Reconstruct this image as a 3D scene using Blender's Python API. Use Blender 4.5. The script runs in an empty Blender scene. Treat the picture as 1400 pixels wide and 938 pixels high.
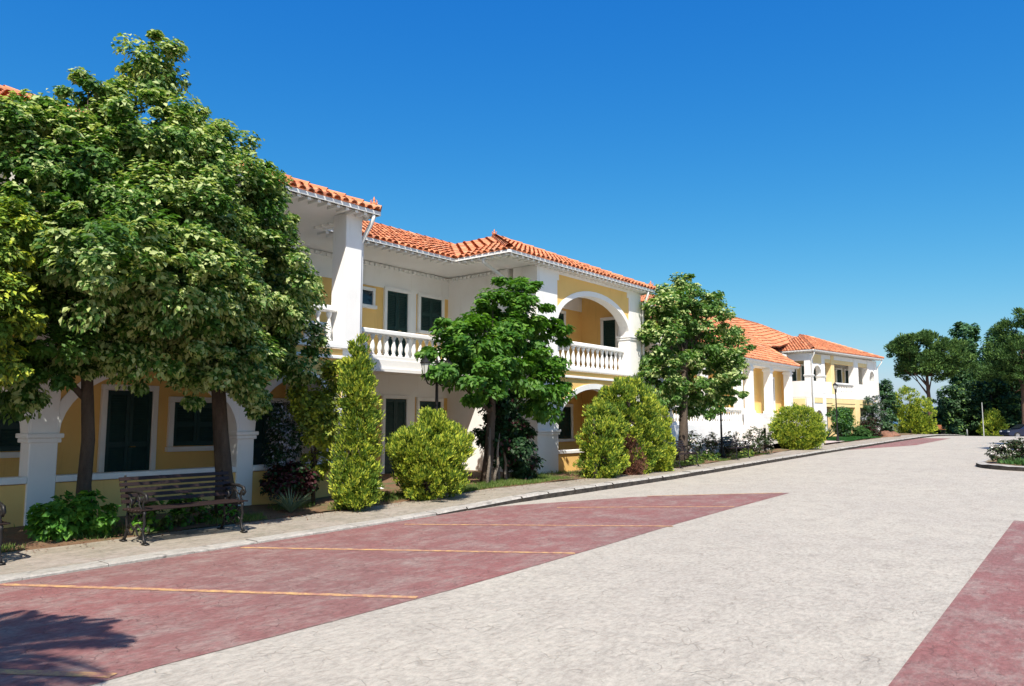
import bpy, math, random
import numpy as np
from mathutils import Vector
R = math.radians
scene = bpy.context.scene
COL = scene.collection
rnd = random.Random(11)

# ------------------------------------------------------------------ materials
def hsv_mat(name):
    m = bpy.data.materials.new(name); m.use_nodes = True
    nt = m.node_tree; b = nt.nodes['Principled BSDF']
    return m, nt, b
def N(nt, t, **k):
    n = nt.nodes.new(t)
    for a, v in k.items():
        if a in n.inputs: n.inputs[a].default_value = v
        else: setattr(n, a, v)
    return n
def L(nt, a, b): nt.links.new(a, b)
def ramp(nt, fac, stops):
    r = nt.nodes.new('ShaderNodeValToRGB')
    e = r.color_ramp.elements
    while len(e) < len(stops): e.new(.5)
    for i, (p, c) in enumerate(stops):
        e[i].position = p; e[i].color = (*c, 1)
    L(nt, fac, r.inputs[0]); return r.outputs[0]
def mixc(nt, fac, a, b, mode='MIX'):
    m = nt.nodes.new('ShaderNodeMix'); m.data_type = 'RGBA'; m.blend_type = mode
    if isinstance(fac, (int, float)): m.inputs[0].default_value = fac
    else: L(nt, fac, m.inputs[0])
    for s, v in ((6, a), (7, b)):
        if isinstance(v, tuple): m.inputs[s].default_value = (*v, 1)
        else: L(nt, v, m.inputs[s])
    return m.outputs[2]
def noise(nt, scale, detail=4, rough=.6, coord=None, scl=None):
    tc = nt.nodes.new('ShaderNodeTexCoord')
    n = N(nt, 'ShaderNodeTexNoise', Scale=scale, Detail=detail, Roughness=rough)
    src = coord or tc.outputs['Object']
    if scl:
        mp = nt.nodes.new('ShaderNodeMapping'); mp.inputs['Scale'].default_value = scl
        L(nt, src, mp.inputs[0]); src = mp.outputs[0]
    L(nt, src, n.inputs['Vector'])
    return n.outputs['Fac']
def bump(nt, b, h, strength=.3, dist=.01):
    n = N(nt, 'ShaderNodeBump', Strength=strength, Distance=dist)
    L(nt, h, n.inputs['Height']); L(nt, n.outputs[0], b.inputs['Normal'])
def simple(name, c1, c2=None, scale=3, rough=.8, bmp=.2, bs=60, bd=.004, metal=0, scl=None, spec=.3):
    m, nt, b = hsv_mat(name)
    b.inputs['Roughness'].default_value = rough; b.inputs['Metallic'].default_value = metal
    b.inputs['Specular IOR Level'].default_value = spec
    c2 = c2 or tuple(x * .8 for x in c1)
    f = noise(nt, scale, 6, .65, scl=scl)
    col = ramp(nt, f, [(.3, c2), (.7, c1)])
    L(nt, col, b.inputs['Base Color'])
    if bmp: bump(nt, b, noise(nt, bs, 3), bmp, bd)
    return m
M = {}
def stucco(name, c1, c2, dirt):
    m, nt, b = hsv_mat(name)
    tc = nt.nodes.new('ShaderNodeTexCoord'); co = tc.outputs['Object']
    c = ramp(nt, noise(nt, 1.2, 6, .65, co), [(.3, c2), (.7, c1)])
    st = noise(nt, 2.6, 7, .7, co, (1.6, 1.6, .22))          # faint run-off streaks, a colour of the old plaster
    c = mixc(nt, ramp(nt, st, [(.56, (0, 0, 0)), (.80, (.55, .55, .55))]), c, dirt)
    L(nt, c, b.inputs['Base Color']); b.inputs['Roughness'].default_value = .88; b.inputs['Specular IOR Level'].default_value = .25
    bump(nt, b, noise(nt, 38, 5, .7, co), .3, .005)
    return m
M['white'] = stucco('white_plaster', (.86, .86, .845), (.80, .795, .775), (.60, .57, .52))
M['yellow'] = stucco('yellow_plaster', (.85, .56, .20), (.79, .50, .17), (.55, .33, .12))
M['paleyellow'] = stucco('pale_yellow_plaster', (.86, .68, .36), (.80, .62, .32), (.60, .45, .25))
M['soffit'] = simple('soffit_paint', (.84, .83, .815), (.78, .77, .75), .9, .9, .1)
M['green'] = simple('green_shutter_paint', (.012, .045, .040), (.008, .032, .03), 8, .45, .1)
M['darkwood'] = simple('dark_stained_wood', (.055, .03, .022), (.03, .017, .013), 9, .55, .3, 30, scl=(12, 1, 12))
M['brownwood'] = simple('brown_varnished_slats', (.028, .015, .012), (.014, .009, .008), 5, .55, .3, 30, scl=(14, 1, 14))  # slat colour darkened as a stand-in for tree shade on the bench
M['tanwood'] = simple('tan_varnished_slats', (.42, .17, .07), (.30, .11, .05), 5, .5, .3, 30, scl=(1, 1, 14))
M['iron'] = simple('black_cast_iron', (.018, .017, .017), (.01, .01, .01), 12, .45, .15)
M['brass'] = simple('brass_handle', (.5, .36, .14), None, 9, .3, 0, metal=.9)
M['whitemetal'] = simple('white_gutter_paint', (.80, .80, .79), (.72, .72, .70), 2, .4, .05)
M['grey'] = simple('grey_box_paint', (.33, .33, .31), None, 5, .5, .05)
M['bark'] = simple('rough_bark', (.11, .085, .065), (.045, .035, .028), 7, .95, .8, 28, .03, scl=(1, 1, .25))
M['barkgrey'] = simple('grey_bark', (.20, .17, .14), (.08, .068, .055), 7, .95, .8, 28, .03, scl=(1, 1, .25))
M['pinebark'] = simple('red_pine_bark', (.16, .09, .06), (.06, .04, .03), 5, .95, .8, 18, .04, scl=(1, 1, .3))
M['lampglass'] = simple('frosted_lamp_glass', (.65, .66, .64), None, 3, .25, 0)
M['darkglass'] = simple('dark_window_glass', (.02, .028, .032), (.012, .016, .02), 1, .08, 0, spec=.6)
M['petal_white'] = simple('white_petals', (.75, .70, .66), None, 20, .8, 0)
M['petal_pink'] = simple('pink_petals', (.62, .16, .22), (.5, .1, .16), 20, .8, 0)
M['carpaint'] = simple('dark_blue_car_paint', (.018, .025, .06), (.014, .02, .05), 1, .18, 0, metal=.3, spec=.6)
M['tyre'] = simple('tyre_rubber', (.02, .02, .02), None, 9, .85, .1)
M['rim'] = simple('alloy_rim', (.45, .45, .46), None, 4, .3, 0, metal=.8)
M['carlight'] = simple('clear_headlight', (.55, .58, .6), None, 4, .15, 0)
M['redlight'] = simple('red_tail_light', (.35, .02, .02), None, 4, .2, 0)
M['polemetal'] = simple('pale_pole_paint', (.30, .31, .31), None, 5, .5, 0)
M['bluegrey'] = simple('pale_blue_canvas', (.35, .48, .55), None, 5, .8, 0)

def tile_mat():
    m, nt, b = hsv_mat('terracotta_tiles')
    g = nt.nodes.new('ShaderNodeNewGeometry')
    c = ramp(nt, g.outputs['Random Per Island'],
             [(0, (.40, .15, .08)), (.25, (.58, .20, .09)), (.65, (.66, .25, .115)), (.9, (.70, .31, .16)), (1, (.46, .24, .15))])
    f = noise(nt, 2.2, 5, .7)
    c2 = ramp(nt, f, [(.36, (.66, .64, .62)), (.52, (1, 1, 1))])
    L(nt, mixc(nt, 1., c, c2, 'MULTIPLY'), b.inputs['Base Color'])
    b.inputs['Roughness'].default_value = .85
    bump(nt, b, noise(nt, 60, 3), .3, .004)
    return m
M['tile'] = tile_mat()

def leaf_mat(name, cols, transl=.35, rough=.55, tr_gain=1.3):
    m, nt, b = hsv_mat(name)
    g = nt.nodes.new('ShaderNodeNewGeometry')
    n = len(cols)
    c = ramp(nt, g.outputs['Random Per Island'], [(i / max(1, n - 1), cols[i]) for i in range(n)])
    f = noise(nt, .9, 3, .6)
    c2 = ramp(nt, f, [(.32, (.72, .78, .72)), (.68, (1.15, 1.12, 1.0))])
    c = mixc(nt, 1., c, c2, 'MULTIPLY')
    L(nt, c, b.inputs['Base Color'])
    b.inputs['Roughness'].default_value = rough
    b.inputs['Specular IOR Level'].default_value = .35
    t = nt.nodes.new('ShaderNodeBsdfTranslucent')
    tc = mixc(nt, 1., c, (tr_gain * 1.1, tr_gain * 1.15, tr_gain * .5), 'MULTIPLY')
    L(nt, tc, t.inputs[0])
    mx = nt.nodes.new('ShaderNodeMixShader'); mx.inputs[0].default_value = transl
    L(nt, b.outputs[0], mx.inputs[1]); L(nt, t.outputs[0], mx.inputs[2])
    L(nt, mx.outputs[0], nt.nodes['Material Output'].inputs[0])
    return m
M['lime'] = leaf_mat('lime_leaves', [(.028, .078, .014), (.055, .14, .022), (.09, .20, .035), (.18, .30, .09)])
M['limebract'] = leaf_mat('lime_blossom_bracts', [(.34, .42, .14), (.52, .58, .30), (.26, .36, .10)], .3)
M['broad'] = leaf_mat('bright_broad_leaves', [(.03, .10, .012), (.055, .16, .018), (.09, .22, .028), (.17, .32, .05)], .35)
M['ivy'] = leaf_mat('dark_creeper_leaves', [(.010, .035, .012), (.018, .055, .018), (.03, .075, .022)], .2)
M['thuja'] = leaf_mat('green_conifer_sprays', [(.05, .10, .014), (.11, .20, .024), (.20, .30, .035)], .22, .7)
M['thujagold'] = leaf_mat('golden_conifer_tips', [(.36, .44, .04), (.48, .54, .06), (.58, .60, .10)], .25, .7)
M['thujadead'] = leaf_mat('dry_brown_sprays', [(.16, .07, .045), (.22, .10, .07), (.12, .05, .05)], .1, .9)
M['euon'] = leaf_mat('variegated_shrub_leaves', [(.10, .18, .03), (.20, .30, .05), (.38, .42, .10), (.07, .13, .025)], .3)
M['pine'] = leaf_mat('pine_needles', [(.035, .085, .022), (.055, .12, .03), (.08, .16, .04)], .15, .7)
M['pinelit'] = leaf_mat('sunlit_pine_needles', [(.11, .20, .05), (.15, .25, .06)], .15, .7)  # brighter copy of the pine needles; sunlight put into the tip colour
M['darkleaf'] = leaf_mat('dark_evergreen_leaves', [(.02, .055, .026), (.035, .085, .035), (.055, .12, .045)], .2)
M['poplar'] = leaf_mat('bluish_poplar_leaves', [(.045, .12, .055), (.07, .17, .075), (.11, .22, .10)], .3)
M['rose'] = leaf_mat('rose_leaves', [(.03, .05, .02), (.05, .09, .03), (.08, .08, .04)], .25)
M['redleaf'] = leaf_mat('dark_red_leaves', [(.05, .012, .018), (.08, .02, .03), (.04, .02, .02)], .25)
M['blueflower'] = leaf_mat('pale_blue_flowers', [(.30, .30, .42), (.38, .38, .50), (.2, .22, .32)], .2)
M['bedleaf'] = leaf_mat('bright_bedding_leaves', [(.05, .17, .03), (.09, .26, .04), (.16, .36, .05)], .35)
M['agave'] = leaf_mat('grey_green_blades', [(.12, .18, .12), (.18, .25, .16)], .1)
M['redflower'] = leaf_mat('red_flower_heads', [(.42, .02, .02), (.5, .04, .03)], .2)
M['grassblade'] = leaf_mat('grass_blades', [(.06, .13, .025), (.10, .19, .035), (.17, .24, .06), (.22, .22, .09)], .3)
M['lawnblade'] = leaf_mat('lawn_blades', [(.02, .10, .02), (.035, .14, .025)], .3)
M['cover'] = leaf_mat('planter_cover_leaves', [(.03, .09, .02), (.05, .13, .03), (.09, .17, .05)], .3)
M['palm'] = leaf_mat('palm_leaflets', [(.03, .07, .02), (.05, .10, .03)], .2)

def crack_bits(nt, co, scale):
    """irregular dark creases of stamped concrete: distorted cell borders, broken up by noise"""
    d = N(nt, 'ShaderNodeTexNoise', Scale=2.2, Detail=3.); L(nt, co, d.inputs['Vector'])
    v = N(nt, 'ShaderNodeVectorMath', operation='MULTIPLY_ADD')
    L(nt, d.outputs['Color'], v.inputs[0]); v.inputs[1].default_value = (.45, .45, .0); L(nt, co, v.inputs[2])
    vo = N(nt, 'ShaderNodeTexVoronoi', feature='DISTANCE_TO_EDGE', Scale=scale); L(nt, v.outputs[0], vo.inputs['Vector'])
    e = ramp(nt, vo.outputs['Distance'], [(.0, (1, 1, 1)), (.045, (0, 0, 0))])
    br = N(nt, 'ShaderNodeTexNoise', Scale=3.1, Detail=5., Roughness=.7); L(nt, co, br.inputs['Vector'])
    g = ramp(nt, br.outputs['Fac'], [(.47, (0, 0, 0)), (.60, (1, 1, 1))])
    return mixc(nt, 1., e, g, 'MULTIPLY')
def paving(name, base, alt, stain, crack, scale=2.6, cs=.6, edge=None):
    m, nt, b = hsv_mat(name)
    tc = nt.nodes.new('ShaderNodeTexCoord'); co = tc.outputs['Object']
    f1 = noise(nt, .35, 5, .6, co); f2 = noise(nt, 1.9, 8, .8, co, (1.6, .8, 1)); f3 = noise(nt, 14, 8, .85, co, (1.6, .7, 1))
    c = mixc(nt, ramp(nt, f1, [(.40, (0, 0, 0)), (.62, (1, 1, 1))]), base, alt)
    c = mixc(nt, ramp(nt, f2, [(.46, (0, 0, 0)), (.66, (.95, .95, .95))]), c, stain)
    c = mixc(nt, 1., c, ramp(nt, f3, [(.34, (.60, .60, .60)), (.60, (1.08, 1.08, 1.08))]), 'MULTIPLY')
    k = crack_bits(nt, co, scale)
    ks = N(nt, 'ShaderNodeMath', operation='MULTIPLY'); L(nt, k, ks.inputs[0]); ks.inputs[1].default_value = cs
    c = mixc(nt, ks.outputs[0], c, crack)
    L(nt, c, b.inputs['Base Color'])
    b.inputs['Roughness'].default_value = .8; b.inputs['Specular IOR Level'].default_value = .25
    h = N(nt, 'ShaderNodeMath', operation='MULTIPLY_ADD'); L(nt, f2, h.inputs[0]); h.inputs[1].default_value = 1.2
    s = N(nt, 'ShaderNodeMath', operation='SUBTRACT'); L(nt, f3, s.inputs[0]); L(nt, k, s.inputs[1])
    L(nt, s.outputs[0], h.inputs[2])
    bump(nt, b, h.outputs[0], .55, .012)
    return m
M['road'] = paving('grey_stamped_concrete', (.465, .428, .366), (.43, .394, .342), (.37, .337, .29), (.21, .185, .15), 6.5, .5)
M['red'] = paving('red_stamped_concrete', (.265, .115, .108), (.23, .12, .112), (.315, .24, .215), (.12, .062, .056), 7.5, .6)
M['walk'] = paving('weathered_sidewalk', (.35, .31, .25), (.38, .33, .29), (.25, .23, .175), (.12, .11, .09), 2.2, .6)
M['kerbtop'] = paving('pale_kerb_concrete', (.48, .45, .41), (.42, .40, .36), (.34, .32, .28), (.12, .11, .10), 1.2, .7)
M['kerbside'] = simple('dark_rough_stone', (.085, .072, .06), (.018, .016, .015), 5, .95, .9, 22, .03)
M['rock'] = simple('brown_garden_rock', (.30, .15, .10), (.12, .07, .05), 4, .9, .8, 14, .03)
M['whitestone'] = simple('pale_step_stone', (.70, .68, .66), (.6, .58, .56), 2, .8, .2)
M['path'] = paving('pink_path_concrete', (.58, .48, .45), (.52, .42, .40), (.45, .38, .36), (.2, .16, .14), 2.2, .3)
def yl():
    m, nt, b = hsv_mat('worn_yellow_paint')
    f = noise(nt, 9, 8, .8)
    L(nt, ramp(nt, f, [(.42, (.33, .15, .12)), (.60, (.58, .36, .14))]), b.inputs['Base Color'])
    b.inputs['Roughness'].default_value = .8
    return m
M['yline'] = yl()
def soil():
    m, nt, b = hsv_mat('garden_soil')
    f = noise(nt, 1.2, 6, .7); g = noise(nt, 25, 5, .8)
    c = ramp(nt, f, [(.35, (.16, .085, .045)), (.52, (.22, .13, .07)), (.62, (.11, .12, .045)), (.75, (.07, .11, .03))])
    L(nt, mixc(nt, 1., c, ramp(nt, g, [(.3, (.6, .6, .6)), (.7, (1.15, 1.15, 1.15))]), 'MULTIPLY'), b.inputs['Base Color'])
    b.inputs['Roughness'].default_value = .95
    bump(nt, b, g, .8, .03)
    return m
M['soil'] = soil()
def land():
    m, nt, b = hsv_mat('dry_grass_land')
    f = noise(nt, .08, 6, .7)
    L(nt, ramp(nt, f, [(.35, (.05, .085, .025)), (.6, (.11, .12, .05)), (.8, (.2, .17, .09))]), b.inputs['Base Color'])
    b.inputs['Roughness'].default_value = .95
    return m
M['land'] = land()
M['lawn'] = simple('lawn_turf', (.025, .11, .022), (.015, .07, .015), 3, .95, .6, 60, .03)

# ------------------------------------------------------------------ tags and objects
def tag(o, label=None, cat=None, group=None, kind=None):
    if label: o['label'] = label
    if cat: o['category'] = cat
    if group: o['group'] = group
    if kind: o['kind'] = kind
    return o
def thing(name, label, cat, loc=(0, 0, 0), rz=0, group=None):
    o = bpy.data.objects.new(name, None); COL.objects.link(o)
    o.location = loc; o.rotation_euler.z = rz; o.empty_display_size = .2
    return tag(o, label, cat, group)
class MB:
    def __init__(s): s.v = []; s.f = []; s.m = []; s.cur = 0; s.sm = False
    def add(s, vs, fs):
        b = len(s.v); s.v += [tuple(v) for v in vs]
        for f in fs: s.f.append([b + i for i in f]); s.m.append(s.cur)
        return s
    def box(s, x0, x1, y0, y1, z0, z1):
        return s.add([(x, y, z) for z in (z0, z1) for y in (y0, y1) for x in (x0, x1)],
                     [(0, 2, 3, 1), (4, 5, 7, 6), (0, 1, 5, 4), (2, 6, 7, 3), (0, 4, 6, 2), (1, 3, 7, 5)])
    def bbox(s, x0, x1, y0, y1, z0, z1, b=.015):
        """box with bevelled edges"""
        def ring(z, i):
            return [(x0 + i, y0 + b, z), (x0 + b, y0 + i, z), (x1 - b, y0 + i, z), (x1 - i, y0 + b, z),
                    (x1 - i, y1 - b, z), (x1 - b, y1 - i, z), (x0 + b, y1 - i, z), (x0 + i, y1 - b, z)]
        vs = ring(z0, b) + ring(z0 + b, 0) + ring(z1 - b, 0) + ring(z1, b); fs = []
        for k in range(3):
            for i in range(8): j = (i + 1) % 8; fs.append((k * 8 + i, k * 8 + j, k * 8 + 8 + j, k * 8 + 8 + i))
        fs.append(tuple(range(7, -1, -1))); fs.append(tuple(range(24, 32)))
        return s.add(vs, fs)
    def prism(s, poly, ax, a0, a1):
        """poly: list of 2D points; ax 'x': poly=(y,z); 'y': (x,z); 'z': (x,y)"""
        n = len(poly)
        def p(q, a): return (a, q[0], q[1]) if ax == 'x' else (q[0], a, q[1]) if ax == 'y' else (q[0], q[1], a)
        vs = [p(q, a0) for q in poly] + [p(q, a1) for q in poly]
        return s.add(vs, [tuple(range(n))[::-1], tuple(range(n, 2 * n))] + [(i, (i + 1) % n, n + (i + 1) % n, n + i) for i in range(n)])
    def tube(s, pts, rad, seg=8, cap=True):
        pts = [Vector(p) for p in pts]
        if not hasattr(rad, '__len__'): rad = [rad] * len(pts)
        up = None; rings = []
        for i, p in enumerate(pts):
            d = (pts[min(i + 1, len(pts) - 1)] - pts[max(i - 1, 0)]).normalized()
            if up is None:
                up = Vector((0, 0, 1)) if abs(d.z) < .9 else Vector((1, 0, 0))
            a = d.cross(up).normalized(); bb = a.cross(d).normalized(); up = bb
            rings += [p + (a * math.cos(t) + bb * math.sin(t)) * rad[i] for t in [2 * math.pi * k / seg for k in range(seg)]]
        fs = []
        for i in range(len(pts) - 1):
            for k in range(seg): fs.append((i * seg + k, i * seg + (k + 1) % seg, (i + 1) * seg + (k + 1) % seg, (i + 1) * seg + k))
        if cap: fs += [tuple(range(seg))[::-1], tuple(range((len(pts) - 1) * seg, len(pts) * seg))]
        return s.add(rings, fs)
    def lathe(s, prof, cx=0, cy=0, cz=0, seg=10):
        vs = []; fs = []
        for r, z in prof: vs += [(cx + r * math.cos(2 * math.pi * k / seg), cy + r * math.sin(2 * math.pi * k / seg), cz + z) for k in range(seg)]
        for i in range(len(prof) - 1):
            for k in range(seg): fs.append((i * seg + k, i * seg + (k + 1) % seg, (i + 1) * seg + (k + 1) % seg, (i + 1) * seg + k))
        fs += [tuple(range(seg))[::-1], tuple(range((len(prof) - 1) * seg, len(prof) * seg))]
        return s.add(vs, fs)
    def mesh(s, name, mats, smooth=False):
        me = bpy.data.meshes.new(name); me.from_pydata(s.v, [], s.f)
        for m in (mats if isinstance(mats, (list, tuple)) else [mats]): me.materials.append(M[m])
        if len(set(s.m)) > 1: me.polygons.foreach_set('material_index', s.m)
        if smooth: me.polygons.foreach_set('use_smooth', [True] * len(me.polygons))
        me.update(); return me
    def build(s, name, mats, parent=None, smooth=False):
        o = bpy.data.objects.new(name, s.mesh(name, mats, smooth)); COL.objects.link(o)
        if parent is not None: o.parent = parent
        return o
def copy_tree(o, parent=None):
    c = o.copy(); COL.objects.link(c)
    if parent is not None: c.parent = parent
    for ch in list(o.children): copy_tree(ch, c)
    return c
def inst(name, me, parent, loc, rz=0):
    o = bpy.data.objects.new(name, me); COL.objects.link(o); o.parent = parent
    o.location = loc; o.rotation_euler.z = rz; return o

# ------------------------------------------------------------------ ground profile
def G(y):
    if y < 16: return 0.
    if y < 26: return .011 * (y - 16) ** 2 / 20
    if y < 64: return .055 + .011 * (y - 26)
    if y < 84: return .473 + .011 * (y - 64) - .041 * (y - 64) ** 2 / 40
    return max(-2.2, .283 - .03 * (y - 84))
def interp(pts, y):
    if y <= pts[0][0]: (a, b), (c, d) = pts[0], pts[1]; return b + (d - b) * (y - a) / (c - a)
    for (a, b), (c, d) in zip(pts, pts[1:]):
        if y <= c: return b + (d - b) * (y - a) / (c - a)
    return b + (d - b) * (y - a) / (c - a)
KERB = [(-2, -8.62), (3, -8.84), (8, -9.22), (12, -9.52), (17, -9.78), (25, -10.25), (36, -10.75), (58, -11.45), (75, -11.7)]
INNER = [(-2, -10.5), (4, -10.7), (8, -11.0), (11, -11.05), (14, -11.1), (20, -11.1), (28, -11.5), (36, -12.2), (43, -12.7), (58, -13.2), (75, -13.4)]
def kx(y): return interp(KERB, y)
def ix(y): return interp(INNER, y)
def kh(y): return .025 + .105 * min(1, max(0, (y - 9.) / 4.))   # kerb height above the road
def sheet(name, xs_fn, ys, zf, mat, parent=None):
    mb = MB(); n = None
    for y in ys:
        xs = xs_fn(y); n = len(xs)
        mb.v += [(x, y, zf(x, y)) for x in xs]
    for j in range(len(ys) - 1):
        for i in range(n - 1):
            mb.f.append([j * n + i, j * n + i + 1, (j + 1) * n + i + 1, (j + 1) * n + i]); mb.m.append(0)
    return mb.build(name, mat, parent, smooth=True)
def yr(a, b, s=1.): 
    n = max(1, int(math.ceil((b - a) / s))); return [a + (b - a) * i / n for i in range(n + 1)]

YALL = [-400, -200, -100, -40] + yr(-30, 100, 2) + [120, 150, 200, 300, 600, 1500, 3000]
land_o = sheet('ground', lambda y: [-3000, -800, -200, -60, -30, -13, -8, 0, 12, 25, 60, 200, 800, 3000], YALL,
               lambda x, y: G(y) - .03 - (0 if -60 < x < 60 else .0), 'land')
tag(land_o, kind='structure')
road = sheet('road', lambda y: [kx(y) - .02, -6, -2, 2, 8, 16, 24], yr(-30, 100, 2), lambda x, y: G(y), 'road')
tag(road, kind='structure')
# red stamped parking zones, flush sheets 4 mm above the road
def redx(y): return interp([(-12, -3.9), (2.5, -5.05), (5, -5.08), (8, -5.3), (11.3, -5.6), (14, -5.78), (17.65, -5.98)], y)
def topx(y):
    return kx(y) + .02 if y < 11.3 else interp([(11.3, -9.4), (14.85, -8.2), (17.65, -6.0)], y)
z1 = sheet('red_paving_by_the_kerb', lambda y: [topx(y), topx(y) + (redx(y) - topx(y)) * .5, redx(y)], yr(-12, 11.3, 1.5) + yr(11.5, 17.6, .8), lambda x, y: G(y) + .004, 'red')
z2 = sheet('red_paving_on_the_right', lambda y: [interp([(-10, -.7), (5, -1.2), (15, -1.45)], y), 2, 6], yr(-10, 15, 2.5), lambda x, y: G(y) + .004, 'red')
z3 = sheet('red_paving_far_away', lambda y: [kx(y) + .02, kx(y) + .02 + max(.02, min(1.9, (y - 41) * .25))], yr(41, 63, 2), lambda x, y: G(y) + .004, 'red')
for z in (z1, z2, z3): tag(z, kind='structure')
# yellow bay lines, each a strip at an angle to the kerb
mb = MB()
def strip(p, q, w=.09):
    p, q = Vector(p), Vector(q); d = (q - p).normalized(); n = Vector((-d.y, d.x)) * w / 2
    k = 6; vs = []
    for i in range(k + 1):
        c = p.lerp(q, i / k)
        for s in (n, -n): vs.append((c.x + s.x, c.y + s.y, G(c.y) + .008))
    mb.add(vs, [(2 * i + 1, 2 * i + 3, 2 * i + 2, 2 * i) for i in range(k)])
strip((-8.72, -.05), (-5.08, 2.3)); strip((-8.76, 2.82), (-5.13, 5.01)); strip((-8.9, 5.55), (-5.32, 7.88)); strip((-8.9, 8.4), (-5.5, 10.85)); strip((-8.4, 11.85), (-5.85, 14.1))
strip((-8.15, 14.9), (-6.1, 17.5), .09)
o = mb.build('bay_lines', 'yline'); tag(o, kind='structure')

# sidewalk and kerb
YW = yr(-30, 85, .5)
sw = sheet('sidewalk', lambda y: [ix(y), (kx(y) + ix(y)) / 2, kx(y) - .28], YW, lambda x, y: G(y) + kh(y) + .004 * math.sin(x * 9 + y * 3), 'walk')
tag(sw, kind='structure')
# kerb stones: one structure sheet of separate, slightly irregular stones
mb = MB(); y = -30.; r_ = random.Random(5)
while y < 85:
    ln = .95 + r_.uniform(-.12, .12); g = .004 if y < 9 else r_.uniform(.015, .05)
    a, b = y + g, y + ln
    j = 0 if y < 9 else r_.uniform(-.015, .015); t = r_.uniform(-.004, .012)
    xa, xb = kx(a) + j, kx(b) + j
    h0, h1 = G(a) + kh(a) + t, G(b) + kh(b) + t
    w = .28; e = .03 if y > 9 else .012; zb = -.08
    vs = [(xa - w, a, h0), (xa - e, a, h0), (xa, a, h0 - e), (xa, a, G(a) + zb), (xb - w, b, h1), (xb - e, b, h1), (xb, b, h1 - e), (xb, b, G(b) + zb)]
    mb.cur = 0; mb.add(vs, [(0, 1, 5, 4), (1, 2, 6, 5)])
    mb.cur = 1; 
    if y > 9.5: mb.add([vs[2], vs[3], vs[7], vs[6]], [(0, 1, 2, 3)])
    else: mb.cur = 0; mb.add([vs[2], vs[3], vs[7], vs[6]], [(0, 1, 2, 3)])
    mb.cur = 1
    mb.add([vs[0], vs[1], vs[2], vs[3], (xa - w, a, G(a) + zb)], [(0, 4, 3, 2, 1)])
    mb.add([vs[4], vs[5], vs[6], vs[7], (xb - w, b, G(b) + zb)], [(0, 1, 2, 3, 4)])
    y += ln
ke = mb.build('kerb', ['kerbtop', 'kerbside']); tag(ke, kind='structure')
mb = MB()
r_ = random.Random(7)
# planting bed up to the buildings
def bz(x, y):
    return G(y) + kh(y) + .0 + .03 * math.sin(x * 2.3 + y * 1.7) * math.sin(y * .9) + min(.06, .06 * max(0, (ix(y) - x)))
bed = sheet('planting_bed', lambda y: [-34, -24] + [ix(y) - 3.4 + i * 3.4 / 8 for i in range(9)], YW, bz, 'soil')
tag(bed, kind='structure')
lw = sheet('lawn', lambda y: [-15.3, -14.4, ix(y) - .12], yr(48.5, 58, 1), lambda x, y: bz(x, y) + .05, 'lawn'); tag(lw, kind='structure')
pth = sheet('path', lambda y: [-16.5, -14.5, ix(y) - .0], yr(43.6, 48, .8), lambda x, y: G(y) + kh(y) + .09, 'path'); tag(pth, kind='structure')

# ------------------------------------------------------------------ foliage machinery
def leaf_mesh(name, C, T, Nn, Lg, W, mats, mi, fold=.25):
    """C centres, T tip directions, Nn normals, per leaf length and width; folded 4 point leaves"""
    n = len(C)
    T = T / np.linalg.norm(T, axis=1, keepdims=True)
    B = np.cross(T, Nn); B /= np.linalg.norm(B, axis=1, keepdims=True) + 1e-9
    Nn = np.cross(B, T)
    Lg = Lg[:, None]; W = W[:, None]
    v = np.empty((n, 4, 3))
    v[:, 0] = C - T * Lg * .5
    v[:, 1] = C + B * W * .5 + Nn * W * fold - T * Lg * .05
    v[:, 2] = C + T * Lg * .5
    v[:, 3] = C - B * W * .5 + Nn * W * fold - T * Lg * .05
    me = bpy.data.meshes.new(name)
    me.vertices.add(n * 4); me.vertices.foreach_set('co', v.astype(np.float32).ravel())
    base = (np.arange(n) * 4)[:, None]
    idx = np.concatenate([base + np.array([[0, 1, 2]]), base + np.array([[0, 2, 3]])], axis=1).ravel()
    me.loops.add(n * 6); me.loops.foreach_set('vertex_index', idx.astype(np.int32))
    me.polygons.add(n * 2)
    me.polygons.foreach_set('loop_start', (np.arange(n * 2) * 3).astype(np.int32))
    me.polygons.foreach_set('loop_total', np.full(n * 2, 3, np.int32))
    for m in mats: me.materials.append(M[m])
    me.polygons.foreach_set('material_index', np.repeat(mi, 2).astype(np.int32))
    me.update(calc_edges=True)
    return me
def unit(rng, n):
    d = rng.normal(size=(n, 3)); return d / np.linalg.norm(d, axis=1, keepdims=True)
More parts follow.
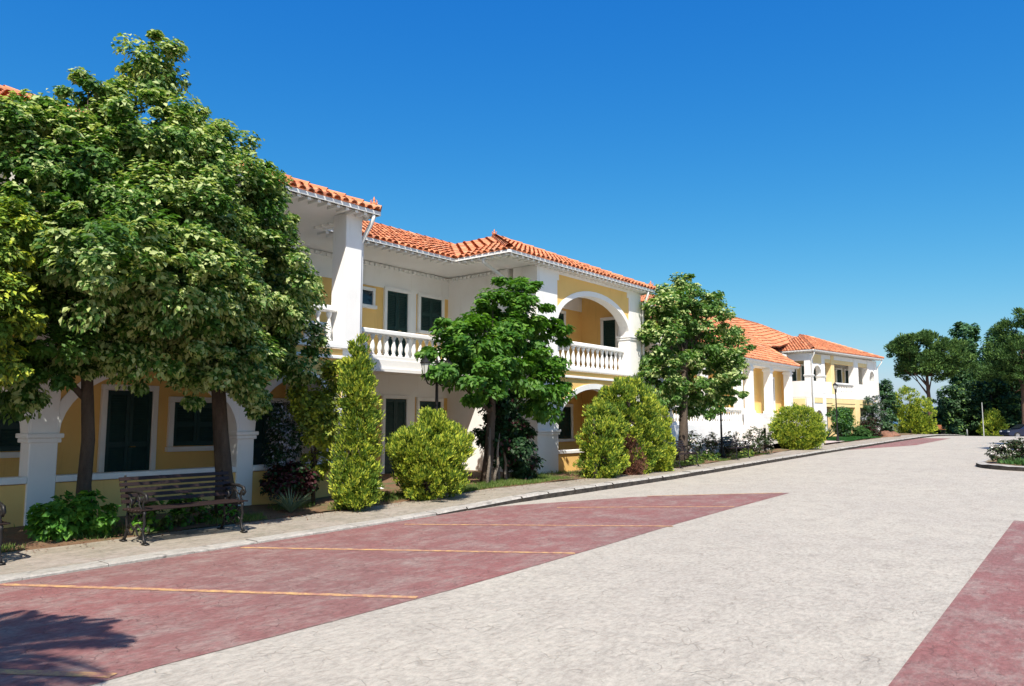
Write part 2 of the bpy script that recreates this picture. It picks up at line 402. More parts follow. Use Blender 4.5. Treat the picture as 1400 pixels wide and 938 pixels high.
def foliage(name, parent, blobs, n, size, mats, seed, clump=.22, cn=None, shell=.45, mode='broad', asp=.6, mixp=(.0,), jitter=.5, flat=.8, ragged=.26):
    """blobs (x,y,z,rx,ry,rz). Clump centres sit through each blob's outer volume; leaves gather round each clump."""
    rng = np.random.default_rng(seed)
    bl = np.array(blobs, float)
    w = (bl[:, 3] * bl[:, 4] * bl[:, 5]) ** (2 / 3); w /= w.sum()
    cn = cn or max(20, n // 60)
    bi = rng.choice(len(bl), cn, p=w)
    d = unit(rng, cn); rr = shell + (1.04 - shell) * rng.random(cn) ** .6
    st = rng.random(cn) < .13; rr = np.where(st, rr + rng.uniform(.04, ragged, cn), rr)
    CC = bl[bi, :3] + d * rr[:, None] * bl[bi, 3:6]
    cs = clump * np.where(st, rng.uniform(.35, .7, cn), rng.uniform(.5, 1.4, cn))
    ci = rng.integers(0, cn, n)
    dl = unit(rng, n) * (rng.random(n) ** .45)[:, None]
    C = CC[ci] + dl * cs[ci][:, None] * np.array([1, 1, flat])
    out = d[ci] * .6 + dl * .7
    outn = out / (np.linalg.norm(out, axis=1, keepdims=True) + 1e-9)
    if mode == 'broad':      # leaves lie roughly facing up and outwards, tips hanging a little
        Nn = outn * .7 + np.array([0, 0, .75]) + unit(rng, n) * .55
        T = np.cross(Nn, unit(rng, n)) + np.array([0, 0, -.35]) + outn * .5
    elif mode == 'spray':    # upright flat conifer sprays
        T = np.array([0, 0, 1.]) * .8 + outn * .75 + unit(rng, n) * .45
        Nn = unit(rng, n)
    elif mode == 'needle':
        T = outn * .7 + np.array([0, 0, .45]) + unit(rng, n) * .6
        Nn = unit(rng, n)
    else:
        T = unit(rng, n); Nn = unit(rng, n)
    Lg = size * rng.uniform(1 - jitter, 1 + jitter, n)
    # slots: base material, extra materials gather on the outermost leaves and differ from clump to clump
    mi = np.zeros(n, int)
    tip = np.linalg.norm(dl, axis=1) * (.55 + .9 * rng.random(cn))[ci]
    for k, p in enumerate(mixp):
        if p > 0:
            th = np.quantile(tip, 1 - min(.98, p * 1.7)); sel = (tip > th) & (rng.random(n) < .6) & (mi == 0)
            mi[sel] = k + 1
    me = leaf_mesh(name, C, T, Nn, Lg, Lg * asp, mats, mi)
    o = bpy.data.objects.new(name, me); COL.objects.link(o)
    if parent is not None: o.parent = parent
    return o, CC
def wob(a, b, k, amp, rr):
    a, b = Vector(a), Vector(b); out = []
    for i in range(k + 1):
        t = i / k; p = a.lerp(b, t)
        s = amp * math.sin(math.pi * min(1, t * 1.0)) 
        out.append(p + Vector((rr.uniform(-s, s), rr.uniform(-s, s), rr.uniform(-s, s) * .4)))
    return out
def trunk(name, parent, base, top, r0, r1, limbs, mat='bark', seed=1, amp=.035, flare=1.4):
    """tapered trunk with limbs to the given end points; one skin of tubes"""
    rr = random.Random(seed); mb = MB()
    pts = wob(base, top, 8, amp, rr); n = len(pts)
    rad = [r0 + (r1 - r0) * i / (n - 1) for i in range(n)]; rad[0] *= flare; pts[0].z -= .05
    mb.tube(pts, rad, 12)
    for e in limbs:
        t = rr.uniform(.45, .95); i = int(t * (n - 1)); s = pts[i]
        e = Vector(e); mid = s.lerp(e, .5) + Vector((0, 0, -.12 * (e - s).length))
        q = [s, s.lerp(mid, .5), mid, mid.lerp(e, .55), e]
        q = [p + Vector((rr.uniform(-.05, .05), rr.uniform(-.05, .05), 0)) for p in q]
        r = rad[i] * .62
        mb.tube(q, [r, r * .75, r * .5, r * .32, r * .12], 7)
        for _ in range(2):
            e2 = mid.lerp(e, .7) + Vector((rr.uniform(-1, 1), rr.uniform(-1, 1), rr.uniform(-.4, .3))) * (e - s).length * .22
            mb.tube([mid, mid.lerp(e2, .55) + Vector((0, 0, .05)), e2], [r * .4, r * .25, r * .08], 5)
    return mb.build(name, mat, parent, smooth=True)
SKY_AIR, SKY_DUST, SKY_OZ, SKY_S, SUN_E, EXPO = 1.0, 1.0, 3.0, .10, 4.8, .6

# ------------------------------------------------------------------ building helpers
def roof_face(mb, poly, pitch=.215, course=.36, seg=5, seed=0):
    """poly: 3D points, the first two are the eave; rows of barrel tiles over a flat deck"""
    P = [Vector(p) for p in poly]
    A, B = P[0], P[1]; u = (B - A).normalized()
    n = Vector((0, 0, 0))
    for i in range(1, len(P) - 1): n += (P[i] - A).cross(P[i + 1] - A)
    n.normalize(); v = n.cross(u)
    mb.add(P, [tuple(range(len(P)))])
    uv = [((p - A).dot(u), (p - A).dot(v)) for p in P]
    us = [q[0] for q in uv]; r_ = random.Random(seed)
    k = int((max(us) - min(us)) / pitch)
    for c in range(k):
        uc = min(us) + (c + .5) * (max(us) - min(us)) / k
        xs = []
        for i in range(len(uv)):
            (a, b), (c2, d) = uv[i], uv[(i + 1) % len(uv)]
            if (a - uc) * (c2 - uc) < 0: xs.append(b + (d - b) * (uc - a) / (c2 - a))
        if len(xs) < 2: continue
        v0, v1 = min(xs), max(xs)
        if v0 < .02: v0 = -.07
        q = v0
        while q < v1 - .05:
            e = min(q + course + .05, v1 + .02)
            r0 = .088 + r_.uniform(-.004, .004); r1 = .072; du = r_.uniform(-.008, .008)
            l0, l1 = .045 + r_.uniform(-.005, .01), .012
            vs = []
            for (vv, rr, ll) in ((q, r0, l0), (e, r1, l1)):
                for s in range(seg + 1):
                    t = math.pi * s / seg
                    vs.append(A + u * (uc + du - rr * math.cos(t)) + v * vv + n * (ll + rr * .85 * math.sin(t)))
            m = seg + 1
            fs = [(s, s + 1, m + s + 1, m + s) for s in range(seg)]
            if q < v0 + .01:   # thickness of the open tile mouth at the eave
                for s in range(seg + 1):
                    t = math.pi * s / seg
                    vs.append(A + u * (uc + du - (r0 - .02) * math.cos(t)) + v * q + n * (l0 + (r0 - .02) * .85 * math.sin(t)))
                b = 2 * m
                fs += [(b + s, b + s + 1, s + 1, s) for s in range(seg)]
            mb.add(vs, fs)
            q += course
def ridge(mb, P, Q, r=.12, ln=.4, seg=6, lift=.05):
    P, Q = Vector(P), Vector(Q); d = (Q - P); L_ = d.length; d.normalize()
    s = d.cross(Vector((0, 0, 1))).normalized(); up = s.cross(d)
    k = max(1, int(L_ / ln))
    for i in range(k):
        a, b = P + d * (i * L_ / k - .02), P + d * ((i + 1) * L_ / k + .02); vs = []
        for c, rr, l in ((a, r, lift), (b, r * .86, lift - .015)):
            for j in range(seg + 1):
                t = math.pi * j / seg; vs.append(c + s * rr * math.cos(t) + up * (l + rr * math.sin(t)))
        m = seg + 1
        mb.add(vs, [(j, j + 1, m + j + 1, m + j) for j in range(seg)])
def eave(mb_g, mb_r, p, q, z, step=.24, tail=.34):
    """white box gutter from p to q (2D) with rafter tails below; outward is to the right of p->q"""
    p, q = Vector((*p, 0)), Vector((*q, 0)); d = (q - p).normalized(); o = Vector((d.y, -d.x, 0)); L_ = (q - p).length
    def slab(mb, a, b, o0, o1, z0, z1):
        c = [p + d * a + o * o0, p + d * b + o * o0, p + d * b + o * o1, p + d * a + o * o1]
        vs = [(w.x, w.y, zz) for zz in (z0, z1) for w in c]
        mb.add(vs, [(3, 2, 1, 0), (4, 5, 6, 7), (0, 1, 5, 4), (1, 2, 6, 5), (2, 3, 7, 6), (3, 0, 4, 7)])
    slab(mb_g, -.02, L_ + .02, -.055, .045, z + .005, z + .085)
    k = int(L_ / step)
    for i in range(k):
        c = (i + .5) * L_ / k
        slab(mb_r, c - .04, c + .04, -tail, -.01, z - .05, z + .004)
def arch_bay(wall, trim, y0, y1, spring, crown, ztop, x, t=.3, band=.15, proud=.03, nseg=20):
    """wall above an elliptical arch between y0 and y1; wall is white/yellow mesh, trim the moulding"""
    cy = (y0 + y1) / 2; a = (y1 - y0) / 2; h = crown - spring
    pts = [(cy - a * math.cos(math.pi * i / nseg), spring + h * math.sin(math.pi * i / nseg)) for i in range(nseg + 1)]
    for i in range(nseg):
        (ya, za), (yb, zb) = pts[i], pts[i + 1]
        wall.add([(x, ya, za), (x, yb, zb), (x, yb, ztop), (x, ya, ztop), (x - t, ya, za), (x - t, yb, zb), (x - t, yb, ztop), (x - t, ya, ztop)],
                 [(0, 1, 2, 3), (7, 6, 5, 4), (0, 4, 5, 1)])
    po = [(cy - (a + band) * math.cos(math.pi * i / nseg), spring + (h + band) * math.sin(math.pi * i / nseg)) for i in range(nseg + 1)]
    pi_ = [(cy - (a - .012) * math.cos(math.pi * i / nseg), spring + (h - .012) * math.sin(math.pi * i / nseg)) for i in range(nseg + 1)]
    for i in range(nseg):
        q = [pi_[i], pi_[i + 1], po[i + 1], po[i]]
        f = [(x + proud, b, c) for b, c in q]; g = [(x - t - .012, b, c) for b, c in q[:2]] + [(x + .001, b, c) for b, c in q[2:]]
        trim.add(f + g, [(0, 1, 2, 3), (3, 2, 6, 7), (1, 0, 4, 5)])
def pier(mb, y0, y1, z0, z1, x, t=.45, impost=None):
    mb.bbox(x - t, x + .04, y0, y1, z0, z1, .012)
    if impost:
        mb.bbox(x - t - .05, x + .10, y0 - .06, y1 + .06, impost - .05, impost + .02, .01)
        mb.bbox(x - t - .03, x + .075, y0 - .035, y1 + .035, impost - .12, impost - .052, .01)
BAL = None
def bal_mesh():
    global BAL
    if BAL is None:
        m = MB(); m.lathe([(.06, 0), (.06, .05), (.035, .07), (.05, .12), (.068, .2), (.062, .27), (.036, .4), (.032, .47), (.05, .49), (.05, .51), (.06, .52), (.06, .58)], seg=10)
        BAL = m.mesh('baluster', 'white', True)
    return BAL
def balustrade(parent, p, q, z, h=.85, gap=.25, plinth=.12, posts=False):
    """p, q 2D ends in the parent's frame"""
    p, q = Vector((*p, 0)), Vector((*q, 0)); d = (q - p).normalized(); L_ = (q - p).length; ang = math.atan2(d.y, d.x)
    mb = MB()
    mb.bbox(0, L_, -.09, .09, 0, plinth, .01); mb.bbox(0, L_, -.11, .11, h - .13, h, .025)
    o = mb.build('balustrade', 'white', parent); o.location = (p.x, p.y, z); o.rotation_euler.z = ang
    hb = h - .13 - plinth; k = int(L_ / gap)
    for i in range(k):
        b = inst('baluster', bal_mesh(), o, ((i + .5) * L_ / k, 0, plinth)); b.scale.z = hb / .58
    return o
def opening(kind, parent, c, z0, z1, w, facing='x', frame=.11, mat='green', handle=True, leaves=2, slats=True):
    """door or window set on a wall: c = (x, y) of its middle on the wall plane, facing 'x' (+x) or 'y' (-y)"""
    rot = 0 if facing == 'x' else -math.pi / 2
    h = z1 - z0
    fr = MB()
    fr.bbox(-.03, .07, -w / 2 - frame, -w / 2, -.0, h, .01); fr.bbox(-.03, .07, w / 2, w / 2 + frame, 0, h, .01)
    fr.bbox(-.03, .075, -w / 2 - frame, w / 2 + frame, h, h + frame, .01)
    pn = MB(); lw_ = w / leaves
    for i in range(leaves):
        a = -w / 2 + i * lw_
        pn.box(-.02, .012, a + .004, a + lw_ - .004, 0.01, h - .005)
        for (s, e) in ((a + .004, a + .07), (a + lw_ - .07, a + lw_ - .004)): pn.box(.0125, .035, s, e, .01, h - .005)
        for (s, e) in ((.012, .09), (h * .5 - .04, h * .5 + .04), (h - .09, h - .007)): pn.box(.0125, .034, a + .071, a + lw_ - .071, s, e)
        if slats:
            zz = .1
            while zz < h - .12:
                if abs(zz + .02 - h * .5) > .06:
                    pn.add([(.013, a + .072, zz), (.013, a + lw_ - .072, zz), (.03, a + lw_ - .072, zz - .0), (.03, a + .072, zz), (.013, a + .072, zz + .04), (.013, a + lw_ - .072, zz + .04)],
                           [(3, 2, 5, 4), (0, 1, 2, 3)])
                zz += .05
    if kind == 'door':
        d = pn.build('door', mat, parent); d.location = (c[0], c[1], z0); d.rotation_euler.z = rot
        f = fr.build('door_frame', 'white', d)
        if handle:
            hm = MB(); hm.tube([(.035, .03, 1.0), (.075, .03, 1.0), (.075, .12, 1.0)], .012, 6); hm.build('handle', 'brass', d)
        return d
    else:
        fr.bbox(-.03, .12, -w / 2 - frame - .03, w / 2 + frame + .03, -.1, -.003, .01)
        d = fr.build('window', 'white', parent); d.location = (c[0], c[1], z0); d.rotation_euler.z = rot
        pn.build('shutter', mat, d) if slats else pn.build('pane', mat, d)
        return d
def finial(mb, x, y, z, s=1.):
    mb.lathe([(.05 * s, 0), (.09 * s, .03 * s), (.05 * s, .07 * s), (.07 * s, .13 * s), (.03 * s, .2 * s), (.045 * s, .25 * s), (.012 * s, .36 * s)], x, y, z, 8)
    for a in (0, math.pi / 2):
        pts = []
        for sg in (-1, 1):
            c, s2 = math.cos(a) * sg, math.sin(a) * sg
            mb.tube([(x, y, z + .05 * s), (x + c * .12 * s, y + s2 * .12 * s, z + .08 * s), (x + c * .17 * s, y + s2 * .17 * s, z + .18 * s), (x + c * .11 * s, y + s2 * .11 * s, z + .22 * s)], [.03 * s, .025 * s, .018 * s, .01 * s], 5)

# ------------------------------------------------------------------ the near building: two arcaded wings with a recessed balcony between
HB = thing('hotel_building', 'long yellow and white two-storey building with arcaded wings, nearest the camera', 'building', (-12.8, 10, 0))
ox, oy = -12.8, 10.
class Off(MB):
    """mesh builder in world coordinates, built relative to the building's base"""
    def __init__(s, o=None): super().__init__(); s.o = o or (ox, oy, 0)
    def build(s, name, mats, parent=None, smooth=False):
        s.v = [(x - s.o[0], y - s.o[1], z - s.o[2]) for x, y, z in s.v]
        return super().build(name, mats, parent, smooth)
def lo(x, y): return (x - ox, y - oy)
XF = -12.7
def part(name, mats, parent, fn, o=None, smooth=False):
    m = Off(o) if o is not None else MB()
    fn(m); return m.build(name, mats, parent, smooth)
HO = (ox, oy, 0)
W, Yw = Off(), Off()     # white and yellow masonry
trimm = Off()
# cores
Yw.box(-22.4, -16.1, -8, 28.0, -.1, 5.42); W.box(-22.38, -16.07, -7.98, 27.98, 5.42, 6.09)
Yw.box(-17.0, -15.0, 1.0, 10.55, -.1, 5.6); W.box(-17.0, -14.97, 1.0, 10.55, 5.6, 6.09)
Yw.box(-17.0, -15.0, 17.2, 23.0, -.1, 5.6); W.box(-17.0, -14.97, 17.2, 23.0, 5.6, 6.09)
Yw.box(-17.0, -15.3, 23.0, 27.9, -.1, 5.6); W.box(-17.0, -15.27, 23.0, 27.9, 5.6, 6.09)
# side walls of the wings (white on the outside)
W.box(-17.0, -13.7, 10.35, 10.6, -.1, 2.98); W.box(-17.0, -13.7, 16.9, 17.15, -.1, 6.09)
W.box(-17.0, -15.0, 10.551, 10.6, 3.2, 6.09)
Yw.box(-15.0, -13.25, 22.75, 22.98, -.1, 6.1); W.box(-15.27, -13.25, 22.981, 23.02, -.1, 6.09)
W.box(-15.0, -13.25, .98, 1.2, -.1, 6.1)
# white panels between doors in the recess, ground floor mostly white
W.box(-16.2, -16.065, 10.6, 16.9, 2.35, 2.98)
for a, b in ((10.6, 11.3), (15.27, 15.5)): W.box(-16.2, -16.065, a, b, 3.2, 5.42); W.box(-16.2, -16.065, a, b, 0, 2.35)
# floor slabs, ground plinth
W.box(-17.0, -12.78, 1.0, 10.6, 2.95, 3.2); W.box(-17.0, -12.78, 16.9, 23.0, 2.95, 3.2)
W.box(-17.0, -14.58, 10.6, 16.9, 2.95, 3.2); W.box(-15.3, -14.1, 23.02, 27.9, 2.95, 3.24)
W.box(-14.66, -14.53, 10.62, 16.88, 2.9, 2.98)
W.box(-17.0, -12.9, 1.0, 27.9, -.1, .14)
# piers of the wings
for (a, b) in ((1.02, 1.35), (4.33, 4.72), (7.74, 8.08), (10.12, 10.56)):
    part('pillar', 'white', HB, lambda m: pier(m, a, b, -.1, 2.94, XF, .32, 1.42), HO); part('pillar', 'white', HB, lambda m: pier(m, a, b, 3.2, 6.1, XF, .42, 4.5 if b < 10 else None), HO)
for (a, b) in ((16.95, 17.95), (22.15, 22.95)):
    part('pillar', 'white', HB, lambda m: pier(m, a, b, -.1, 2.94, XF, .55 if a < 20 else .42, 1.38), HO); part('pillar', 'white', HB, lambda m: pier(m, a, b, 3.2, 6.1, XF, .85 if a < 20 else .42, 4.5), HO)
# bays
for (a, b) in ((1.35, 4.33), (4.72, 7.74), (8.08, 10.12), (17.95, 22.15)):
    cr = 2.5 if b - a < 4 else 2.66
    part('arch_moulding', 'white', HB, lambda m: arch_bay(Yw, m, a, b, 1.42, cr, 2.94, XF), HO)
    Yw.box(XF - .2, XF, a, b, -.1, .69)
    part('wall_cap', 'white', HB, lambda m: m.bbox(XF - .24, XF + .05, a + .002, b - .002, .70, .80, .012), HO)
    # ledge and yellow band below the balcony
    Yw.box(XF - .02, XF + .012, a, b, 3.01, 3.14)
    part('ledge', 'white', HB, lambda m: m.bbox(XF - .01, XF + .07, a - .1, b + .1, 2.93, 3.0, .01), HO); part('ledge', 'white', HB, lambda m: m.bbox(XF - .01, XF + .09, a - .1, b + .1, 3.15, 3.24, .01), HO)
    if a == 8.08: continue                       # the last upper bay is open up to the soffit
    part('arch_moulding', 'white', HB, lambda m: arch_bay(Yw, m, a, b, 4.5, 5.56 if b - a > 4 else 5.45, 6.1, XF), HO)
    # framed yellow frieze panel above the arch
    part('frieze_frame', 'white', HB, lambda m: (m.prism([(a, 6.09), (a, 5.8), (a + .1, 5.8), (a + .1, 5.98), (b - .1, 5.98), (b - .1, 5.8), (b, 5.8), (b, 6.09)], 'x', XF, XF + .025)), HO)
# dentil row under the recess soffit
for i in range(34): trimm.box(-16.07, -16.0, 10.7 + i * .185, 10.78 + i * .185, 5.98, 6.06)
for i in range(13): trimm.box(-16.0 + i * .16, -15.93 + i * .16, 16.83, 16.9, 5.98, 6.06)
# small second recess on the far side
part('pillar', 'white', HB, lambda m: pier(m, 27.5, 27.9, -.1, 6.1, -14.1, .35), HO)
Yw.box(-14.3, -14.12, 23.02, 27.5, -.1, .7)
Yw.build('wall', 'yellow', HB); W.build('white_masonry', 'white', HB); tag(trimm.build('dentil_row', 'white', HB), kind='stuff')
# balustrades
balustrade(HB, lo(-14.7, 10.62), lo(-14.7, 16.88), 3.2, .78, .24)
balustrade(HB, lo(-12.98, 17.96), lo(-12.98, 22.14), 3.2, .88, .27)
for a, b in ((1.36, 4.26), (4.81, 7.71), (8.11, 10.11)): balustrade(HB, lo(-12.98, a), lo(-12.98, b), 3.2, .88, .27)
balustrade(HB, lo(-14.2, 23.04), lo(-14.2, 27.48), 3.24, .84, .27)
# doors and windows
for z in (0.14, 3.24):
    up = z > 1
    opening('door', HB, lo(-16.1, 14.75), z, z + (2.12 if up else 2.14), .8, mat='green', leaves=2)
    opening('window', HB, lo(-16.1, 16.13), z + (.95 if not up else 1.1), z + (2.12 if up else 2.1), .9)
opening('window', HB, lo(-16.1, 13.6), 4.86, 5.26, .42, mat='darkglass', leaves=1, slats=False, frame=.09)
opening('window', HB, lo(-16.1, 12.4), .95, 2.0, .9)
for y, z0, z1, k in ((6.82, .14, 2.22, 'door'), (8.2, 1.12, 2.02, 'window'), (9.85, .14, 2.05, 'door'), (2.9, .14, 2.2, 'door'), (4.6, 1.1, 2.0, 'window'),
                     (6.3, 3.2, 5.4, 'door'), (8.55, 4.1, 5.4, 'window'), (3.2, 3.2, 5.4, 'door'), (9.9, 4.1, 5.4, 'window')):
    opening(k, HB, lo(-15.0, y), z0, z1, .86 if k == 'door' else 1.0 if y != 9.9 else .7, mat='green')
opening('window', HB, lo(-15.0, 21.5), 1.05, 2.15, .95); opening('door', HB, lo(-15.0, 19.4), .14, 2.2, .85)
opening('window', HB, lo(-15.0, 21.15), 4.2, 5.4, .85); opening('door', HB, lo(-15.0, 18.9), 3.2, 5.4, .85)
opening('window', HB, lo(-15.3, 26.6), 4.3, 5.5, .9); opening('door', HB, lo(-15.3, 24.6), 3.24, 5.45, .85)
opening('window', HB, lo(-15.3, 26.6), 1.1, 2.2, .9); opening('door', HB, lo(-15.3, 24.6), .14, 2.25, .85)
opening('window', HB, lo(-13.8, 22.75), 3.9, 5.2, .5, facing='y', leaves=1)
m = MB(); m.bbox(-.1, .1, -.2, .2, -.38, .38, .02); m.tube([(0, 0, -.38), (0, 0, -1.4)], .015, 6)
o = m.build('junction_box', 'grey', HB); o.location = (*lo(-14.9, 11.9), 5.3)

# roofs
ZE = 6.18
def soff(mb, x0, x1, y0, y1, z=6.105): mb.box(x0, x1, y0, y1, z, z + .06)
S = Off(); soff(S, -22.6, -14.3, -8.3, .75); soff(S, -22.6, -12.35, .75, 10.75); soff(S, -22.6, -14.3, 10.75, 15.3); soff(S, -22.6, -12.35, 15.3, 23.3); soff(S, -22.6, -14.0, 23.3, 28.4)
S.build('soffit', 'soffit', HB)
g, rf = Off(), Off()
for p, q in (((-14.3, -8.3), (-14.3, .6)), ((-14.3, .6), (-12.35, .6)), ((-12.35, .6), (-12.35, 10.75)), ((-12.35, 10.75), (-14.3, 10.75)), ((-14.3, 10.75), (-14.3, 15.3)),
             ((-14.3, 15.3), (-12.35, 15.3)), ((-12.35, 15.3), (-12.35, 23.3)), ((-12.35, 23.3), (-14.0, 23.3)), ((-14.0, 23.3), (-14.0, 28.4)), ((-14.0, 28.4), (-22.6, 28.4))):
    # outward is to the left of p->q here, so run the segment backwards
    eave(g, rf, p, q, 6.10)
def mainroof():
    t = Off(); zr = ZE + 4.15 * .42
    roof_face(t, [(-14.3, -8.3, ZE), (-14.3, 28.4, ZE), (-18.45, 24.25, zr), (-18.45, -4.15, zr)], seed=1)
    roof_face(t, [(-14.3, 28.4, ZE), (-22.6, 28.4, ZE), (-18.45, 24.25, zr)], seed=2)
    t.add([(-22.6, 28.4, ZE), (-22.6, -8.3, ZE), (-18.45, -4.15, zr), (-18.45, 24.25, zr)], [(0, 1, 2, 3)])
    t.add([(-22.6, -8.3, ZE), (-14.3, -8.3, ZE), (-18.45, -4.15, zr)], [(0, 1, 2)])
    ridge(t, (-18.45, -4.15, zr), (-18.45, 24.25, zr)); ridge(t, (-14.3, 28.4, ZE), (-18.45, 24.25, zr))
    return t.build('roof', 'tile', HB)
R0 = mainroof()
def wingroof(ya, yb, seed):
    t = Off(); d = 3.6; zr = ZE + d * .43; x0, xr = -12.35, -15.9; xe = -14.3; xv = -17.9
    roof_face(t, [(x0, ya, ZE), (x0, yb, ZE), (xr, yb - d, zr), (xr, ya + d, zr)], seed=seed)
    roof_face(t, [(xe, ya, ZE), (x0, ya, ZE), (xr, ya + d, zr), (xv, ya + d, zr)], seed=seed + 1)
    roof_face(t, [(x0, yb, ZE), (xe, yb, ZE), (xv, yb - d, zr), (xr, yb - d, zr)], seed=seed + 2)
    t.add([(xr, ya + d, zr - .01), (xr, yb - d, zr - .01), (xv, yb - d, zr - .01), (xv, ya + d, zr - .01)], [(0, 1, 2, 3)])
    ridge(t, (x0, ya, ZE), (xr, ya + d, zr)); ridge(t, (x0, yb, ZE), (xr, yb - d, zr)); ridge(t, (xr, ya + d, zr), (xr, yb - d, zr))
    r = t.build('roof', 'tile', HB)
    f = Off(); finial(f, x0 - .05, yb - .1, ZE + .12, .6); f.build('ridge_ornament', 'tile', r); f = Off(); finial(f, xr, ya + d, zr + .1, .6); f.build('ridge_ornament', 'tile', r)
    return r
wingroof(.6, 10.75, 10); wingroof(15.3, 23.3, 20)
g.build('gutter', 'whitemetal', R0); tag(rf.build('rafter_tails', 'white', R0), kind='stuff')
def downpipe(parent, x, y, yw, z0=.2, dx=-.45, o=(ox, oy, 0)):
    t = Off(o); t.tube([(x, y, 6.1), (x, y, 5.98), (x + dx, yw, 5.55), (x + dx, yw, 5.3), (x + dx, yw, z0)], .045, 8)
    t.build('downpipe', 'whitemetal', parent, True)
downpipe(HB, -12.36, 10.6, 10.63, dx=-.4); downpipe(HB, -12.36, 22.9, 22.98, dx=-.25); downpipe(HB, -13.3, 15.35, 16.82, dx=-.1)

# ------------------------------------------------------------------ entrance pavilion: raised terrace, stairs, square columns, tall roof
EB = thing('entrance_pavilion', 'white and yellow pavilion with raised columned porch, white stairs and tall tiled roof', 'building', (-15.5, 40, G(40)))
eo = (-15.5, 40, G(40))
W, Yw, trimm = Off(eo), Off(eo), Off(eo)
Yw.box(-24, -17.6, 28.9, 38.4, 0, 4.9); Yw.box(-24, -15.95, 38.4, 46.89, 0, 4.9); W.box(-24, -17.3, 46.9, 51.4, 0, 6.2)
W.box(-18.1, -15.05, 28.9, 38.4, -.1, 1.5); W.box(-18.1, -15.05, 38.4, 46.6, -.1, 2.1)
Yw.box(-18.1, -15.75, 46.3, 46.85, 2.1, 4.75)
for a, b in ((29.2, 29.6), (33.6, 34.0), (37.9, 38.3), (39.4, 39.8), (42.3, 42.72), (45.6, 46.0)):
    z0 = 1.5 if b < 38.35 else 2.1
    part('column', 'white', EB, lambda m: (m.bbox(-15.6, -15.2, a, b, z0, 4.7, .015), m.bbox(-15.65, -15.15, a - .05, b + .05, 4.5, 4.6, .01), m.bbox(-15.65, -15.15, a - .05, b + .05, z0 + .001, z0 + .15, .01)), eo)
W.box(-18.1, -15.22, 28.95, 46.58, 4.7, 4.93)
Yw.build('wall', 'yellow', EB); W.build('white_masonry', 'white', EB)
balustrade(EB, (.25, 34.2 - 40), (.25, 37.9 - 40), 1.5 - G(40), .85, .27); balustrade(EB, (.25, 29.8 - 40), (.25, 33.6 - 40), 1.5 - G(40), .85, .27)
st = Off(eo); n = 12
for i in range(n):
    x1 = -15.05 + (i + 1) * .19; st.box(-15.05, x1, 38.2 + .0, 43.0, .12, 2.08 - i * .165)
st.bbox(-15.05, -12.75, 37.85, 38.15, .1, .75, .01)
st.prism([(-15.05, 2.35), (-14.8, 2.35), (-12.75, .76), (-12.75, .1), (-15.05, .1)], 'y', 37.86, 38.14)
st.prism([(-15.05, 2.35), (-14.8, 2.35), (-12.75, .76), (-12.75, .1), (-15.05, .1)], 'y', 43.05, 43.35)
# a second flight that runs down along the terrace to the left
for i in range(8): st.box(-15.05, -13.9, 37.8 - (i + 1) * .32, 37.8, .1, 1.5 - i * .17)
for i in range(6): st.box(-13.88, -12.9, 30.0 - i * .3, 37.4, .05, .72 - i * .11)
st.build('stairs', 'whitestone', EB)
for y, z0, z1, k in ((44.3, 2.1, 4.2, 'door'), (36.2, 2.4, 3.6, 'window'), (32, 1.5, 3.6, 'door')):
    opening(k, EB, ((-15.95 if y > 38 else -17.6) + 15.5, y - 40), z0 - G(40), z1 - G(40), .95)
for y, z0, z1 in ((48.1, 4.3, 5.3), (50.3, 4.3, 5.4), (48.1, 1.5, 2.6), (50.3, 1.0, 2.8)):
    opening('window', EB, (-17.3 + 15.5, y - 40), z0 - G(40), z1 - G(40), .8, mat='darkglass')
t = Off(eo); ze = 4.98
roof_face(t, [(-15.0, 28.3, ze), (-15.0, 46.7, ze), (-17.2, 46.7, ze + 2.2 * .66), (-17.2, 28.3 + 2.2, ze + 2.2 * .66)], seed=31)
roof_face(t, [(-17.2, 30.5, ze + 1.452), (-17.2, 48, ze + 1.452), (-17.6, 51, ze + 2.6 * .66), (-19.5, 60, ze + 4.5 * .66), (-20.2, 61.5, ze + 5.2 * .66), (-21.2, 57, ze + 6.2 * .66), (-21.2, 37, ze + 6.2 * .66)], seed=32)
t.add([(-15.0, 28.3, ze), (-17.2, 30.5, ze + 1.452), (-21.2, 37, ze + 4.092), (-25, 31, ze + 1)], [(0, 1, 2, 3)])
t.add([(-21.2, 37, ze + 4.092), (-21.2, 57, ze + 4.092), (-26, 57, ze + 1), (-26, 37, ze + 1)], [(0, 1, 2, 3)])
ridge(t, (-21.2, 37, ze + 4.092), (-21.2, 57, ze + 4.092)); ridge(t, (-20.2, 61.5, ze + 3.432), (-21.2, 57, ze + 4.092)); ridge(t, (-15.0, 46.7, ze), (-17.2, 46.7, ze + 1.452))
R1 = t.build('roof', 'tile', EB)
g, rf = Off(eo), Off(eo); eave(g, rf, (-15.0, 28.3), (-15.0, 46.7), 4.9); soff(rf, -18.1, -15.0, 28.3, 46.7, 4.935)
g.build('gutter', 'whitemetal', R1); rf.build('soffit', 'white', R1)

# ------------------------------------------------------------------ far building, turned a few degrees; local frame: x out of the front, y along it
FB = thing('far_building', 'farthest two-storey white building with arched balconies and an orange tiled roof, beside the umbrella pine', 'building', (-15.9, 52.6, G(55)), -R(9))
W, Yw, trimm = MB(), MB(), MB()
xf = -.45; Lf = 11.6
Yw.box(-8, xf - 1.9, .35, Lf - .3, -.5, 6.0)
W.box(-8, xf - .3, .3, .55, -.5, 3.0); W.box(-8, xf - .3, Lf - .55, Lf - .3, -.5, 6.0)
arch_side = True
W.box(-8.0, xf - 1.9, .31, Lf - .29, 5.2, 6.02)
W.box(-8, xf + .03, .3, Lf - .3, 2.95, 3.25)
